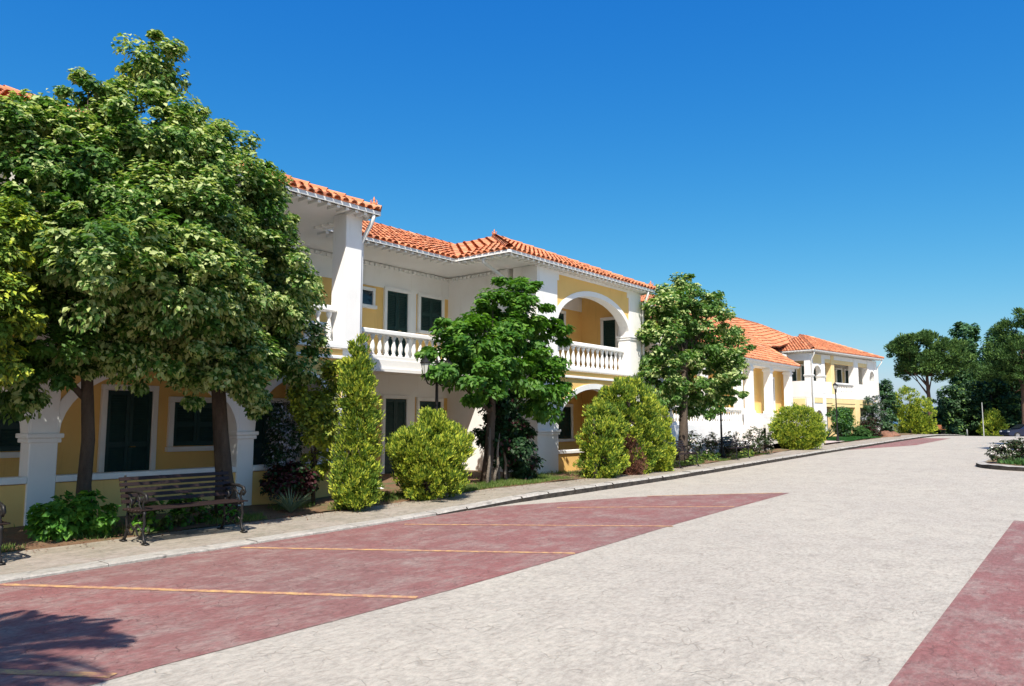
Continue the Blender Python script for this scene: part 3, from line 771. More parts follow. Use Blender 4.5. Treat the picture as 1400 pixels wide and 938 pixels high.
# -y side: solid parapet, arch opening, solid spandrel
W.box(-3.2, xf - .4, .3, .5, 3.25, 4.1); W.box(-3.2, xf - .4, .3, .5, 5.5, 6.0); W.box(-8, -2.4, .3, .52, 3.25, 6.0)
opening('window', FB, (-2.9, .3), 4.3, 5.4, .7, facing='y', mat='darkglass'); opening('window', FB, (-2.9, .3), 1.0, 2.5, .7, facing='y', mat='darkglass')
P_ = ((.3, .75), (2.0, 2.5), (3.5, 3.95), (7.2, 7.95), (9.6, 9.9), (10.9, 11.3))
for a, b in P_:
    part('pillar', 'paleyellow' if 2.1 < a < 9.7 else 'white', FB, lambda m: pier(m, a, b, -.5, 2.94, xf, .4, None)); part('pillar', 'paleyellow' if 3 < a < 4 else 'white', FB, lambda m: pier(m, a, b, 3.25, 6.0, xf, .4, 4.5 if b < 2.6 else None))
for a, b in ((.75, 2.0), (9.9, 10.9)):
    for s, c, zt in ((1.3, 2.1, 2.94), (4.5, 5.2, 6.0)):
        part('arch_moulding', 'white', FB, lambda m: arch_bay(W, m, a, b, s, c, zt, xf, band=.1))
for a, b in ((2.5, 3.5), (3.95, 7.2), (7.95, 9.6)):
    W.box(xf - .3, xf, a, b, 5.72, 6.0); Yw.box(xf - .28, xf - .02, a, b, 5.45, 5.715); Yw.box(xf - .3, xf, a, b, 2.35, 2.94)
Yw.box(xf - .02, xf + .035, .75, 10.9, 2.6, 2.93); Yw.box(-8, xf - .4, .27, .3, -.5, 2.9); Yw.box(xf - .02, xf + .03, .76, 1.99, 5.35, 5.95);
for a, b in ((.75, 2.0), (2.5, 3.5), (7.95, 9.6), (9.9, 10.9)): W.box(xf - .2, xf, a, b, 3.25, 4.1)
Yw.build('wall', 'paleyellow', FB); W.build('white_masonry', 'white', FB)
balustrade(FB, (xf - .12, 3.95), (xf - .12, 7.2), 3.25, .85, .27)
for y, k in ((1.6, 'window'), (3.2, 'door'), (5.0, 'window'), (6.6, 'door'), (8.9, 'window'), (10.4, 'window')):
    for z in (.1, 3.25):
        opening(k, FB, (xf - 1.9, y), z + (0 if k == 'door' else .9), z + 2.1, .8, mat='green')
t = MB(); ze = 6.2; zr = ze + 4 * .43; la = 6.2
roof_face(t, [(0, 0, ze), (0, Lf, ze), (-4, Lf - 4, zr), (-4, la, zr)], seed=41)
roof_face(t, [(-8, 0, ze), (0, 0, ze), (-4, la, zr)], seed=42); roof_face(t, [(0, Lf, ze), (-8, Lf, ze), (-4, Lf - 4, zr)], seed=43)
t.add([(-8, Lf, ze), (-8, 0, ze), (-4, la, zr), (-4, Lf - 4, zr)], [(0, 1, 2, 3)])
ridge(t, (0, 0, ze), (-4, la, zr)); ridge(t, (0, Lf, ze), (-4, Lf - 4, zr)); ridge(t, (-4, la, zr), (-4, Lf - 4, zr))
# hipped projection over the right bay
R2 = t.build('roof', 'tile', FB)
g, rf = MB(), MB()
for p, q in (((-8, 0), (0, 0)), ((0, 0), (0, Lf)), ((0, Lf), (-8, Lf))): eave(g, rf, p, q, 6.12)
soff(rf, -8, 0, 0, Lf, 6.03 + .1)
g.build('gutter', 'whitemetal', R2); rf.build('soffit', 'soffit', R2)
m = MB(); m.tube([(-.05, .2, 6.1), (-.05, .2, 5.9), (-.35, .35, 5.5), (-.35, .35, .2)], .045, 6); m.build('downpipe', 'whitemetal', FB, True)
m = MB(); m.tube([(-.05, Lf - .2, 6.1), (-.05, Lf - .2, 5.9), (-.35, Lf - .3, 5.5), (-.35, Lf - .3, .2)], .045, 6); m.build('downpipe', 'whitemetal', FB, True)

# ------------------------------------------------------------------ trees and shrubs
def tree(name, label, cat, base, r0, blobs, n, size, mats, seed, trunk_top=None, limbs=9, bark='bark', group=None, cname='crown', z=None, r1=None, **k):
    bx, by = base; bzv = bz(bx, by) if z is None else z
    t = thing(name, label, cat, (bx, by, bzv), 0, group)
    bl = [(b[0] - bx, b[1] - by, b[2] - bzv, *(b[3:] if len(b) > 4 else (b[3],) * 3)) for b in blobs]
    fo, CC = foliage(cname, t, bl, n, size, mats, seed, **k)
    if trunk_top is not None:
        rr = np.random.default_rng(seed + 5); ends = CC[rr.choice(len(CC), limbs, replace=False)] * .9 + np.array(bl)[0, :3] * .1
        trunk('trunk', t, (0, 0, -.05), (trunk_top[0] - bx, trunk_top[1] - by, trunk_top[2] - bzv), r0, r1 or r0 * .4, [tuple(e) for e in ends], bark, seed)
    return t

tree('lime_tree', 'large lime tree in pale blossom, its trunk right behind the near bench', 'tree', (-11.85, 7.1), .15,
     [(-11.90, 5.45, 7.39, .47), (-12.10, 4.95, 6.55, .48), (-11.90, 6.04, 6.5, .42), (-11.50, 5.44, 5.92, .88), (-11.80, 6.65, 6.3, .5), (-11.40, 6.47, 5.32, .94), (-11.80, 7.48, 5.26, .6),
      (-10.80, 5.34, 4.38, 1.05), (-11.30, 7.00, 4.03, 1.03), (-12.00, 8.0, 4.01, .78), (-12.00, 8.30, 2.94, .62), (-10.90, 6.29, 2.71, .8), (-10.70, 5.14, 3.04, .86), (-11.40, 7.00, 2.18, .45), (-9.7, 5.0, 3.5, .7), (-9.6, 3.95, 3.6, .7), (-10.0, 5.7, 3.4, .6), (-11.10, 5.88, 2.25, .42)],
     150000, .085, ['lime', 'limebract'], 3, trunk_top=(-11.7, 6.3, 5.6), limbs=14, clump=.25, shell=.35, mixp=(.36,), cn=800, r1=.05, flat=.7)
tree('lime_tree', 'dark lime tree at the left edge, its slender trunk beside the arcade pillar', 'tree', (-11.9, 4.85), .105,
     [(-11.90, 3.97, 6.0, .3), (-12.00, 4.47, 6.67, .37), (-11.60, 3.74, 5.12, .88), (-11.40, 4.52, 5.18, .93), (-11.00, 3.79, 3.71, .95), (-10.90, 4.50, 3.60, .90), (-11.20, 3.92, 2.66, .68), (-11.00, 4.67, 2.91, .61), (-11.50, 3.71, 2.16, .45), (-11.2, 2.5, 4.1, .9), (-11.3, 1.4, 4.2, .9)],  # the last crown blobs are out of view, added to shade the arcade
     90000, .088, ['lime', 'limebract'], 4, trunk_top=(-11.85, 4.7, 5.2), limbs=12, clump=.25, shell=.4, mixp=(.2,), cn=640, r1=.05, flat=.6)
tree('golden_conifer', 'golden green conifer cut off by the left edge of the picture', 'conifer', (-10.75, 2.3), .12,
     [(-10.3, 3.10, 3.77, .45), (-10.2, 3.0, 2.95, .50), (-10.5, 3.2, 2.38, .38), (-10.6, 2.4, 3.1, .8), (-10.7, 2.3, 2.0, .6), (-10.7, 2.4, 4.2, .45)],
     34000, .075, ['thuja', 'thujagold', 'euon'], 5, trunk_top=(-10.6, 2.4, 3.9), limbs=8, clump=.17, cn=300, mode='broad', asp=.5, mixp=(.14, .2), flat=.7)
tree('broadleaf_tree', 'bright green broad-leaved tree in front of the recessed balcony', 'tree', (-11.9, 13.9), .14,
     [(-12.00, 15.44, 4.66, .74), (-12.00, 14.39, 4.25, .55), (-12.20, 14.20, 3.75, 1.0), (-12.00, 16.07, 3.80, .82), (-11.90, 12.45, 3.23, .62), (-11.60, 12.87, 2.7, .72), (-11.40, 14.23, 2.95, .95), (-12.00, 16.74, 3.76, .48), (-11.60, 15.69, 2.55, .58), (-11.70, 12.0, 2.75, .32), (-11.80, 13.61, 2.05, .35), (-11.7, 16.3, 2.9, .5), (-11.6, 15.9, 2.2, .5), (-12.1, 15.2, 4.1, .8), (-11.8, 13.2, 3.5, .7)],
     28000, .145, ['broad'], 6, trunk_top=(-11.9, 14.2, 3.6), limbs=14, clump=.35, shell=.55, cn=165, asp=.55, flat=.5)
tree('creeper_clad_stump', 'dark creeper-covered thicket of stems under the bright broad-leaved tree', 'shrub', (-12.0, 14.75), .08,
     [(-12.00, 14.69, 1.75, .5), (-11.90, 14.85, 1.02, .58), (-12.00, 14.3, 1.3, .38), (-11.80, 15.17, .5, .36), (-12.00, 14.40, 2.11, .42), (-12.0, 15.25, 1.2, .4)],
     15000, .10, ['ivy', 'redleaf'], 7, trunk_top=(-12, 14.7, 1.9), limbs=6, clump=.2, shell=.3, cn=240, mixp=(.05,))
m = MB(); rr = random.Random(3)
sg = thing('bare_stems', 'pale bare upright stems growing beside the dark creeper thicket', 'shrub', (-11.75, 13.85, bz(-11.75, 13.85)))
for i in range(7):
    a, b = rr.uniform(-.35, .9), rr.uniform(-.2, .2)
    m.tube(wob((b, a, -.05), (b + rr.uniform(-.2, .2), a + rr.uniform(-.2, .2), rr.uniform(.7, 1.4)), 5, .04, rr), [.045, .04, .035, .03, .022, .012], 7)
m.build('stem', 'barkgrey', sg, True)
tree('leafy_tree', 'dark green round-crowned tree between the arcaded wing and the entrance pavilion', 'tree', (-12.1, 24.7), .19,
     [(-12.30, 26.49, 6.26, 1.1), (-12.30, 24.65, 5.75, .87), (-12.20, 23.33, 5.33, .7), (-12.00, 26.42, 5.10, 1.4), (-12.10, 23.36, 4.30, .95), (-12.20, 29.1, 4.64, .8), (-11.90, 26.09, 3.43, 1.5), (-12.10, 23.04, 3.03, .88), (-12.10, 28.53, 2.98, .84), (-12.00, 25.02, 2.40, .8), (-12.20, 29.3, 3.92, .6)],
     52000, .125, ['lime', 'limebract'], 8, trunk_top=(-12.1, 25.2, 4.6), limbs=13, clump=.33, shell=.42, cn=430, mixp=(.2,), flat=.55)
CON = dict(ragged=.14, mode='spray', asp=.36, limbs=9, bark='bark')
tree('columnar_conifer', 'tall narrow golden green conifer nearest the near building corner pillar', 'conifer', (-11.0, 9.08), .06,
     [(-10.98, 9.10, 2.92, .15, .15, .32), (-10.96, 9.08, 2.7, .2, .2, .3), (-10.95, 9.07, 2.4, .28, .28, .4), (-10.9, 9.05, 2.11, .34, .34, .4), (-10.9, 9.09, 1.57, .38, .38, .42), (-10.9, 9.06, 1.04, .42, .42, .42), (-10.85, 9.01, .55, .44, .44, .42), (-10.85, 9.05, .3, .38, .38, .25)],
     40000, .066, ['thuja', 'thujagold', 'euon'], 9, trunk_top=(-11, 9.08, 2.6), clump=.14, cn=520, mixp=(.28, .2), shell=.5, **dict(CON, ragged=.10))
tree('variegated_shrub', 'loose yellow-green variegated shrub behind the tall narrow conifer', 'shrub', (-12.0, 8.95), .04,
     [(-11.95, 8.86, 1.85, .34), (-11.75, 8.97, 1.4, .28), (-12.0, 8.6, 2.05, .2), (-12.0, 9.2, 1.9, .3), (-11.9, 9.3, 2.5, .28), (-11.95, 9.0, .8, .25)],
     9000, .08, ['euon', 'thujagold'], 10, trunk_top=(-12, 9, 1.8), limbs=8, clump=.16, cn=130, mixp=(.3,))
tree('round_conifer', 'broad rounded golden conifer in front of the recess, with a ragged top', 'conifer', (-10.95, 10.95), .07,
     [(-10.9, 11.1, 1.42, .40), (-10.85, 10.94, .95, .70, .70, .62), (-10.85, 10.91, .52, .70, .70, .48), (-10.9, 10.42, 1.10, .38), (-10.9, 11.60, 1.15, .38), (-11, 11.0, 1.65, .2)],
     52000, .065, ['thuja', 'thujagold'], 12, trunk_top=(-10.95, 10.95, 1.4), clump=.15, cn=480, mixp=(.42,), shell=.6, **CON)
tree('wide_conifer', 'tallest of the three crowded conifers by the arcaded wing, rounded golden top', 'conifer', (-11.2, 19.45), .09,
     [(-11.25, 19.30, 1.98, .85, .85, .95), (-11.3, 19.88, 1.2, .85, .85, 1.0), (-11.15, 18.55, 2.35, .38), (-11.3, 20.25, 2.2, .55), (-11.25, 19.43, .6, .72)],
     46000, .085, ['thuja', 'thujagold'], 13, trunk_top=(-11.2, 19.5, 2.6), clump=.19, cn=400, mixp=(.24,), shell=.6, **CON)
tree('low_conifer', 'lower left bushy conifer of the three crowded by the arcaded wing', 'conifer', (-11.0, 17.25), .07,
     [(-10.98, 17.5, 1.2, .56), (-10.95, 17.4, .6, .54), (-11.05, 17.7, 1.8, .42), (-11.1, 18.1, 1.5, .5), (-11.05, 18.0, .7, .5)],
     26000, .08, ['thuja', 'thujagold'], 14, trunk_top=(-11, 17.25, 1.7), clump=.15, cn=380, mixp=(.3,), shell=.6, **CON)
tree('slim_conifer', 'slim yellow conifer at the right end of the crowded group', 'conifer', (-10.95, 20.9), .05,
     [(-10.95, 20.9, .9, .38, .38, .8), (-10.95, 20.9, 1.6, .3, .3, .5), (-11.0, 20.85, .4, .4, .4, .35)],
     15000, .08, ['thuja', 'thujagold'], 15, trunk_top=(-10.95, 20.9, 1.6), clump=.13, cn=240, mixp=(.6,), shell=.6, **CON)
tree('dead_conifer', 'dried reddish brown dead patch of conifer between the crowded green ones', 'conifer', (-10.75, 19.05), .04,
     [(-10.85, 19.05, .5, .3, .38, .45), (-10.95, 19.0, 1.05, .2, .25, .35)],
     6500, .07, ['thujadead'], 16, trunk_top=(-10.75, 19.05, 1.2), limbs=10, clump=.12, cn=170, shell=.5, mode='spray', asp=.3)
tree('ball_conifer', 'neatly clipped ball-shaped golden conifer at the foot of the white stairs', 'conifer', (-12.3, 37.65), .08,
     [(-12.3, 37.65, 1.28, 1.2, 1.2, 1.12), (-12.3, 37.65, .8, 1.05, 1.05, .6)],
     52000, .085, ['thuja', 'thujagold'], 17, trunk_top=(-12.3, 37.65, 1.6), clump=.2, cn=900, mixp=(.4,), shell=.72, **CON)

# plants at the foot of the near building
def plant(name, label, cat, base, blobs, n, size, mats, seed, **k):
    return tree(name, label, cat, base, .02, blobs, n, size, mats, seed, cname='leaves', **k)
plant('leafy_bedding_plant', 'bright green leafy plant beside the left end of the near bench', 'plant', (-11.15, 4.35),
      [(-11.25, 4.2, .26, .22), (-11.2, 4.45, .34, .26), (-11.1, 4.75, .24, .17), (-11.5, 4.3, .42, .2)], 2300, .10, ['bedleaf'], 20, clump=.16, cn=60, asp=.8)
plant('leafy_bedding_plant', 'low green plant showing under the seat of the near bench', 'plant', (-11.3, 5.9),
      [(-11.2, 5.6, .2, .25), (-11.3, 6.1, .22, .28), (-11.3, 6.6, .15, .2)], 1500, .10, ['bedleaf', 'rose'], 21, clump=.14, cn=40, mixp=(.3,))
plant('blue_flowering_shrub', 'tall loose shrub with pale blue flower clusters against the arcade', 'shrub', (-12.3, 8.55),
      [(-12.35, 8.35, 1.75, .3), (-12.3, 8.6, 1.3, .35), (-12.3, 8.5, .9, .3), (-12.3, 8.8, 2.0, .22)], 6000, .055, ['ivy', 'blueflower'], 22, trunk_top=(-12.3, 8.5, 1.5), limbs=9, clump=.16, cn=110, mixp=(.25,))
plant('red_leaved_shrub', 'dark red-leaved shrub below the pale blue flowers', 'shrub', (-11.8, 8.35),
      [(-11.9, 8.2, .5, .3), (-11.9, 8.55, .55, .3)], 4600, .075, ['redleaf', 'ivy'], 23, trunk_top=(-11.8, 8.35, .7), limbs=8, clump=.14, cn=110, mixp=(.25,))
def blades(name, label, base, n, ln, mat, seed, spread=1.0, w=.03, lift=.8):
    rr = random.Random(seed); mb = MB()
    for i in range(n):
        a = rr.uniform(0, 2 * math.pi); e = rr.uniform(.25, 1) * spread; l = ln * rr.uniform(.7, 1.1); q = []
        for s in range(5):
            t = s / 4; q.append(Vector((math.cos(a) * e * l * t, math.sin(a) * e * l * t, lift * l * (t - .45 * e * t * t))))
        sd = Vector((-math.sin(a), math.cos(a), 0)) * w / 2; vs = []
        for s, p in enumerate(q):
            k = (1 - (s / 4) ** 2 * .95); vs += [p + sd * k, p + Vector((0, 0, -w * .35 * k)), p - sd * k]
        mb.add(vs, [(3 * s + j, 3 * s + j + 1, 3 * s + j + 4, 3 * s + j + 3) for s in range(4) for j in (0, 1)])
    t = thing(name, label, 'plant', (*base, bz(*base)))
    mb.build('leaves', mat, t); return t
blades('spiky_plant', 'spiky grey-green plant in front of the red-leaved shrub', (-11.35, 8.0), 70, .62, 'agave', 30, 1.0, .022)
blades('agave_plant', 'large blue-green agave in front of the far building, left one', (-14.6, 47.3), 46, 1.5, 'agave', 31, .9, .12)
blades('agave_plant', 'smaller blue-green agave just left of the far lamp post', (-14.4, 49.4), 40, 1.3, 'agave', 32, .9, .11)
blades('agave_plant', 'blue-green spiky plant rising behind the clipped ball conifer', (-14.9, 45.2), 46, 1.9, 'agave', 33, .7, .12)
tree('small_garden_tree', 'small leafy garden tree in front of the far building colonnade', 'tree', (-14.6, 53.6), .05,
     [(-14.6, 53.6, 2.2, .6), (-14.6, 54.2, 1.8, .6), (-14.5, 53.0, 1.7, .45), (-14.6, 54.0, 1.3, .5)], 7000, .13, ['broad', 'poplar'], 34, trunk_top=(-14.6, 53.6, 1.9), limbs=7, clump=.3, cn=110, mixp=(.4,))
plant('low_garden_shrub', 'low dark green shrub under the small garden tree', 'shrub', (-14.0, 55.4), [(-14.0, 55.4, .85, .6, .7, .5), (-14.0, 56.6, .8, .5)], 4500, .11, ['cover'], 35, clump=.22, cn=90)
plant('red_leaved_shrub', 'round dark reddish shrub beside the brown rocks far away', 'shrub', (-14.2, 59.4), [(-14.2, 59.4, 1.2, .75)], 4200, .11, ['redleaf', 'ivy'], 36, trunk_top=(-14.2, 59.4, 1.3), limbs=6, clump=.22, cn=90, mixp=(.5,))
plant('blue_flowering_shrub', 'tall pale blue flowering shrub at the far corner of the far building', 'shrub', (-14.4, 61.0), [(-14.4, 61.0, 2.2, .8), (-14.5, 61.6, 3.0, .7), (-14.4, 60.6, 1.5, .6)], 8000, .11, ['darkleaf', 'blueflower'], 37, trunk_top=(-14.4, 61, 2.2), limbs=8, clump=.28, cn=120, mixp=(.25,))
# roses by the second and third benches
def rose(label, base, s, seed, group='rose bushes along the far part of the sidewalk'):
    x, y = base; z = bz(x, y)
    t = tree('rose_bush', label, 'rose bush', base, .018, [(x, y, z + .45 * s, .42 * s, .42 * s, .38 * s), (x + .1, y + .2, z + .75 * s, .3 * s)], 1500, .07, ['rose', 'petal_white', 'redleaf'], seed, ragged=.5,
             trunk_top=(x, y, z + .5 * s), limbs=9, clump=.13, cn=46, mixp=(.10, .12), cname='leaves', group=group)
    return t
for i, (x, y, s, lb) in enumerate([(-12.2, 22.3, .8, 'low rose bush behind the left end of the second bench'), (-12.3, 25.6, 1.0, 'rose bush just right of the round-crowned tree trunk'),
                                   (-12.2, 27.0, .9, 'rose bush between the second and third benches'), (-12.3, 29.3, 1.0, 'rose bush behind the third bench'),
                                   (-12.0, 30.8, 1.15, 'tallest leggy rose bush, right of the third bench'), (-11.9, 32.0, .9, 'last small rose bush before the white stairs')]):
    rose(lb, (x, y), s, 40 + i)
for i, (x, y, lb) in enumerate([(-11.75, 22.4, 'small leafy clump in front of the round-crowned tree trunk'), (-11.8, 24.9, 'yellowish low clump right of the second bench'), (-11.9, 26.6, 'low green clump left of the third bench'), (-12.0, 30.2, 'low green clump right of the third bench')]):
    plant('low_edging_plant', lb, 'plant', (x, y), [(x, y, .22 + G(y), .3, .5, .2)], 900, .08, ['euon', 'cover'], 60 + i, clump=.13, cn=30, mixp=(.4,), group='low plants edging the bed')

# ground cover: grass in the bed, lawn blades
def scatter(name, fn, n, ln, mat, seed, w=.012):
    rng = np.random.default_rng(seed); pts = []
    while len(pts) < n:
        p = fn(rng)
        if p is not None: pts.append(p)
    C = np.array(pts); T = unit(rng, n) * .5 + np.array([0, 0, 1.]); Nn = unit(rng, n)
    Lg = ln * rng.uniform(.5, 1.3, n); C[:, 2] += Lg * .4
    o = bpy.data.objects.new(name, leaf_mesh(name, C, T, Nn, Lg, np.full(n, w), [mat], np.zeros(n, int))); COL.objects.link(o)
    return tag(o, kind='stuff')
def gfn(rng):
    y = rng.uniform(11.5, 33); x = ix(y) - .05 - abs(rng.normal()) * .55
    if x < -12.75: return None
    d = math.sin(x * 3.1 + y * 1.3) + math.sin(y * 2.2 - x) + (.4 if 12 < y < 18 else -.2)
    if d < rng.uniform(-1, .9): return None
    return (x, y, bz(x, y))
g1 = scatter('bed_grass', gfn, 26000, .09, 'grassblade', 70, .012); tag(g1, 'patchy green grass in the bed in front of the arcaded wing', 'grass')
def gfn3(rng):
    y = rng.uniform(1.5, 11.4); x = ix(y) - .02 - abs(rng.normal()) * .5
    if x < -12.7: return None
    if math.sin(x * 4.1 + y * 2.3) + math.sin(y * 3.2 - x) < rng.uniform(.1, 1.6): return None
    return (x, y, bz(x, y))
g3 = scatter('sparse_weeds', gfn3, 5000, .08, 'grassblade', 72, .012); tag(g3, 'sparse yellowish weeds on the brown soil behind the near bench', 'weeds')
g2 = scatter('lawn_grass', lambda rng: (lambda x, y: (x, y, bz(x, y) + .05))(rng.uniform(-15.2, -13.1), rng.uniform(48.6, 57.9)), 16000, .10, 'lawnblade', 71, .03)
tag(g2, 'short dark green lawn in front of the far building', 'grass')
# fallen leaves and litter at the edge of the bed
def lfn(rng):
    y = rng.uniform(2.5, 24); x = ix(y) + rng.normal() * .28 - .05
    return (x, y, G(y) + kh(y) + .012 + max(0, min(.06, .06 * (ix(y) - x))))
rng = np.random.default_rng(75); C = np.array([lfn(rng) for _ in range(1800)]); n = len(C)
o = bpy.data.objects.new('fallen_leaves', leaf_mesh('fallen_leaves', C, unit(rng, n) * np.array([1, 1, .1]), np.array([0, 0, 1.]) + unit(rng, n) * .2, rng.uniform(.02, .05, n), rng.uniform(.015, .03, n), ['thujadead'], np.zeros(n, int)))
COL.objects.link(o); tag(o, 'brown fallen leaves along the inner edge of the sidewalk', 'leaves', None, 'stuff')
rr = random.Random(8)
for i, (x, y, s, lb) in enumerate([(-13.5, 60.9, .45, 'larger brown rock at the far end of the lawn'), (-13.3, 62.3, .38, 'smaller brown rock right of the larger one'), (-13.6, 61.8, .3, 'flat brown rock behind the two others')]):
    m = MB(); nn = 8; prof = [(.01, 0), (s, .0), (s * 1.1, s * .3), (s * .8, s * .75), (s * .3, s * .95), (.01, s)]
    m.lathe(prof, 0, 0, 0, 9); m.v = [(a * rr.uniform(.8, 1.2) * 1.3, b * rr.uniform(.8, 1.2), c * rr.uniform(.85, 1.15)) for a, b, c in m.v]
    o = m.build('garden_rock', 'rock'); o.location = (x, y, bz(x, y) - .05); tag(o, lb, 'rock', 'brown garden rocks')
# flower pot with red flowers in the recess
t = thing('flower_box', 'yellow masonry flower box with red flowers in the ground floor recess', 'flower box', (-14.75, 11.7, .14))
m = MB(); m.bbox(-.25, .25, -.75, .75, 0, .62, .02); m.build('box', 'yellow', t); m = MB(); m.bbox(-.3, .3, -.8, .8, .621, .70, .02); m.build('rim', 'white', t)
foliage('flowers', t, [(0, -.2, .82, .22, .6, .14), (0, .4, .8, .2, .35, .12)], 1600, .07, ['cover', 'redflower'], 80, clump=.1, cn=40, mixp=(.4,))

# ------------------------------------------------------------------ benches
def make_bench(label, loc, rz, ln=1.62, wood='brownwood', group='iron-legged park benches along the sidewalk'):
    t = thing('park_bench', label, 'bench', loc, rz, group)     # local: +x front, y along
    seat = MB()
    for i in range(5): x = -.02 + i * .088; seat.bbox(x - .035, x + .035, -ln / 2, ln / 2, .415 + (.012 if i == 4 else 0) - .006 * (i == 2), .445, .008)
    seat.build('seat', wood, t)
    bk = MB()
    for i in range(5):
        z = .50 + i * .073; x = -.07 - i * .026
        bk.add([(x - .012, -ln / 2, z), (x + .012, -ln / 2, z + .005), (x - .012 - .018, -ln / 2, z + .046), (x + .004 - .012, -ln / 2, z + .05),
                (x - .012, ln / 2, z), (x + .012, ln / 2, z + .005), (x - .012 - .018, ln / 2, z + .046), (x + .004 - .012, ln / 2, z + .05)],
               [(0, 1, 3, 2), (4, 6, 7, 5), (1, 5, 7, 3), (0, 2, 6, 4), (2, 3, 7, 6), (0, 4, 5, 1)])
    bk.build('backrest', wood, t)
    for s in (-1, 1):
        y = s * (ln / 2 - .09); f = MB()
        def c(pts, r): f.tube([(a, y, b) for a, b in pts], r, 7)
        c([(.40, 0.015), (.36, .06), (.33, .16), (.36, .27), (.34, .36), (.36, .41)], [.024, .02, .018, .018, .018, .02])      # front leg scroll
        c([(-.16, 0.015), (-.12, .06), (-.08, .18), (-.11, .3), (-.07, .41)], [.024, .02, .018, .018, .02])                   # rear leg
        c([(.36, .405), (-.06, .395), (-.12, .55), (-.205, .86)], [.02, .02, .02, .016])                                       # seat bar and back upright
        c([(-.13, .64), (.05, .665), (.25, .66), (.37, .63), (.405, .57), (.37, .53), (.335, .555)], [.02, .022, .022, .022, .02, .016, .012])   # scrolled arm
        c([(.35, .41), (.30, .5), (.345, .6), (.33, .65)], [.018, .015, .015, .018])
        c([(.33, .16), (.2, .24), (.1, .16), (0, .24), (-.08, .18)], [.014] * 5)
        c([(.34, .36), (.24, .3), (.2, .36)], [.013] * 3); c([(-.07, .36), (.05, .3), (.1, .36)], [.013] * 3)
        c([(.30, .42), (.2, .5), (.22, .58), (.12, .6), (.08, .52), (.0, .46)], [.013] * 6); c([(.02, .42), (.0, .54), (-.06, .6), (-.1, .52)], [.012] * 4)
        c([(.16, .64), (.2, .57), (.27, .53), (.31, .6)], [.012] * 4); c([(.36, .2), (.28, .1), (.2, .1), (.14, .2)], [.012] * 4); c([(-.1, .2), (-.02, .1), (.06, .1), (.12, .2)], [.012] * 4)
        f.box(.36, .46, y - .03, y + .03, 0, .018); f.box(-.22, -.12, y - .03, y + .03, 0, .018)
        f.build('cast_iron_end', 'iron', t, True)
    return t
def pz(x, y): return G(y) + kh(y) + .006
def bench(label, x, yc, wood='brownwood', rz=0., ln=1.62): return make_bench(label, (x, yc, pz(x + .3, yc)), rz, ln, wood)
bench('brown slatted bench with black scrolled iron ends nearest the camera, under the lime tree', -10.33, 5.50, rz=R(2))
bench('brown slatted bench of which only the end shows at the left edge', -10.2, 2.42, rz=R(2))
bench('brown slatted bench just right of the crowded conifers', -11.35, 22.9, rz=R(3))
bench('brown slatted bench among the rose bushes, left of the white stairs', -11.7, 28.3, rz=R(4))
bench('tan wooden bench at the far end of the sidewalk beyond the golden conifer', -13.3, 78.6, 'tanwood', rz=R(-40), ln=1.9)

# ------------------------------------------------------------------ lamp posts with two lanterns
def make_lamp(label, loc, h, rz=0.):
    t = thing('lamp_post', label, 'lamp post', loc, rz, 'black double-lantern lamp posts')
    p = MB(); p.lathe([(.11, 0), (.11, .05), (.075, .12), (.08, .3), (.05, .38), (.042, .6), (.036, h * .6), (.03, h - .45), (.045, h - .43), (.03, h - .4), (.022, h - .1), (.035, h - .06), (.02, h), (.004, h + .08)], seg=10)
    p.build('pole', 'iron', t, True)
    for s in (-1, 1):
        a = MB(); a.tube([(0, 0, h - .5), (0, s * .14, h - .58), (0, s * .28, h - .55), (0, s * .36, h - .44), (0, s * .36, h - .36)], [.016, .015, .014, .014, .016], 6)
        a.tube([(0, s * .03, h - .2), (0, s * .12, h - .24), (0, s * .16, h - .36), (0, s * .13, h - .5)], [.009] * 4, 5)
        arm = a.build('arm', 'iron', t, True)
        g = MB(); g.lathe([(.045, -.345), (.10, -.12), (.10, -.115), (.02, -.11)], 0, s * .36, h, 6); g.build('lantern_glass', 'lampglass', arm)
        c = MB(); c.lathe([(.125, -.115), (.125, -.095), (.06, -.03), (.055, -.01), (.02, .0), (.012, .06)], 0, s * .36, h, 6); c.lathe([(.03, -.37), (.055, -.345), (.05, -.34)], 0, s * .36, h, 6)
        for k in range(6):
            q = 2 * math.pi * k / 6; c.tube([(.047 * math.cos(q), s * .36 + .047 * math.sin(q), h - .343), (.103 * math.cos(q), s * .36 + .103 * math.sin(q), h - .112)], .006, 4)
        c.build('lantern_cap', 'iron', arm)
    return t
make_lamp('black lamp post behind the broad rounded conifer, before the recessed balcony', (-11.7, 11.95, bz(-11.7, 11.95)), 2.85)
make_lamp('black lamp post beside the round-crowned tree, left of the white stairs', (-12.3, 28.6, bz(-12.3, 28.6)), 2.95)
make_lamp('black lamp post standing on the lawn edge before the far building', (-13.1, 47.3, bz(-13.1, 47.3)), 3.5, R(10))

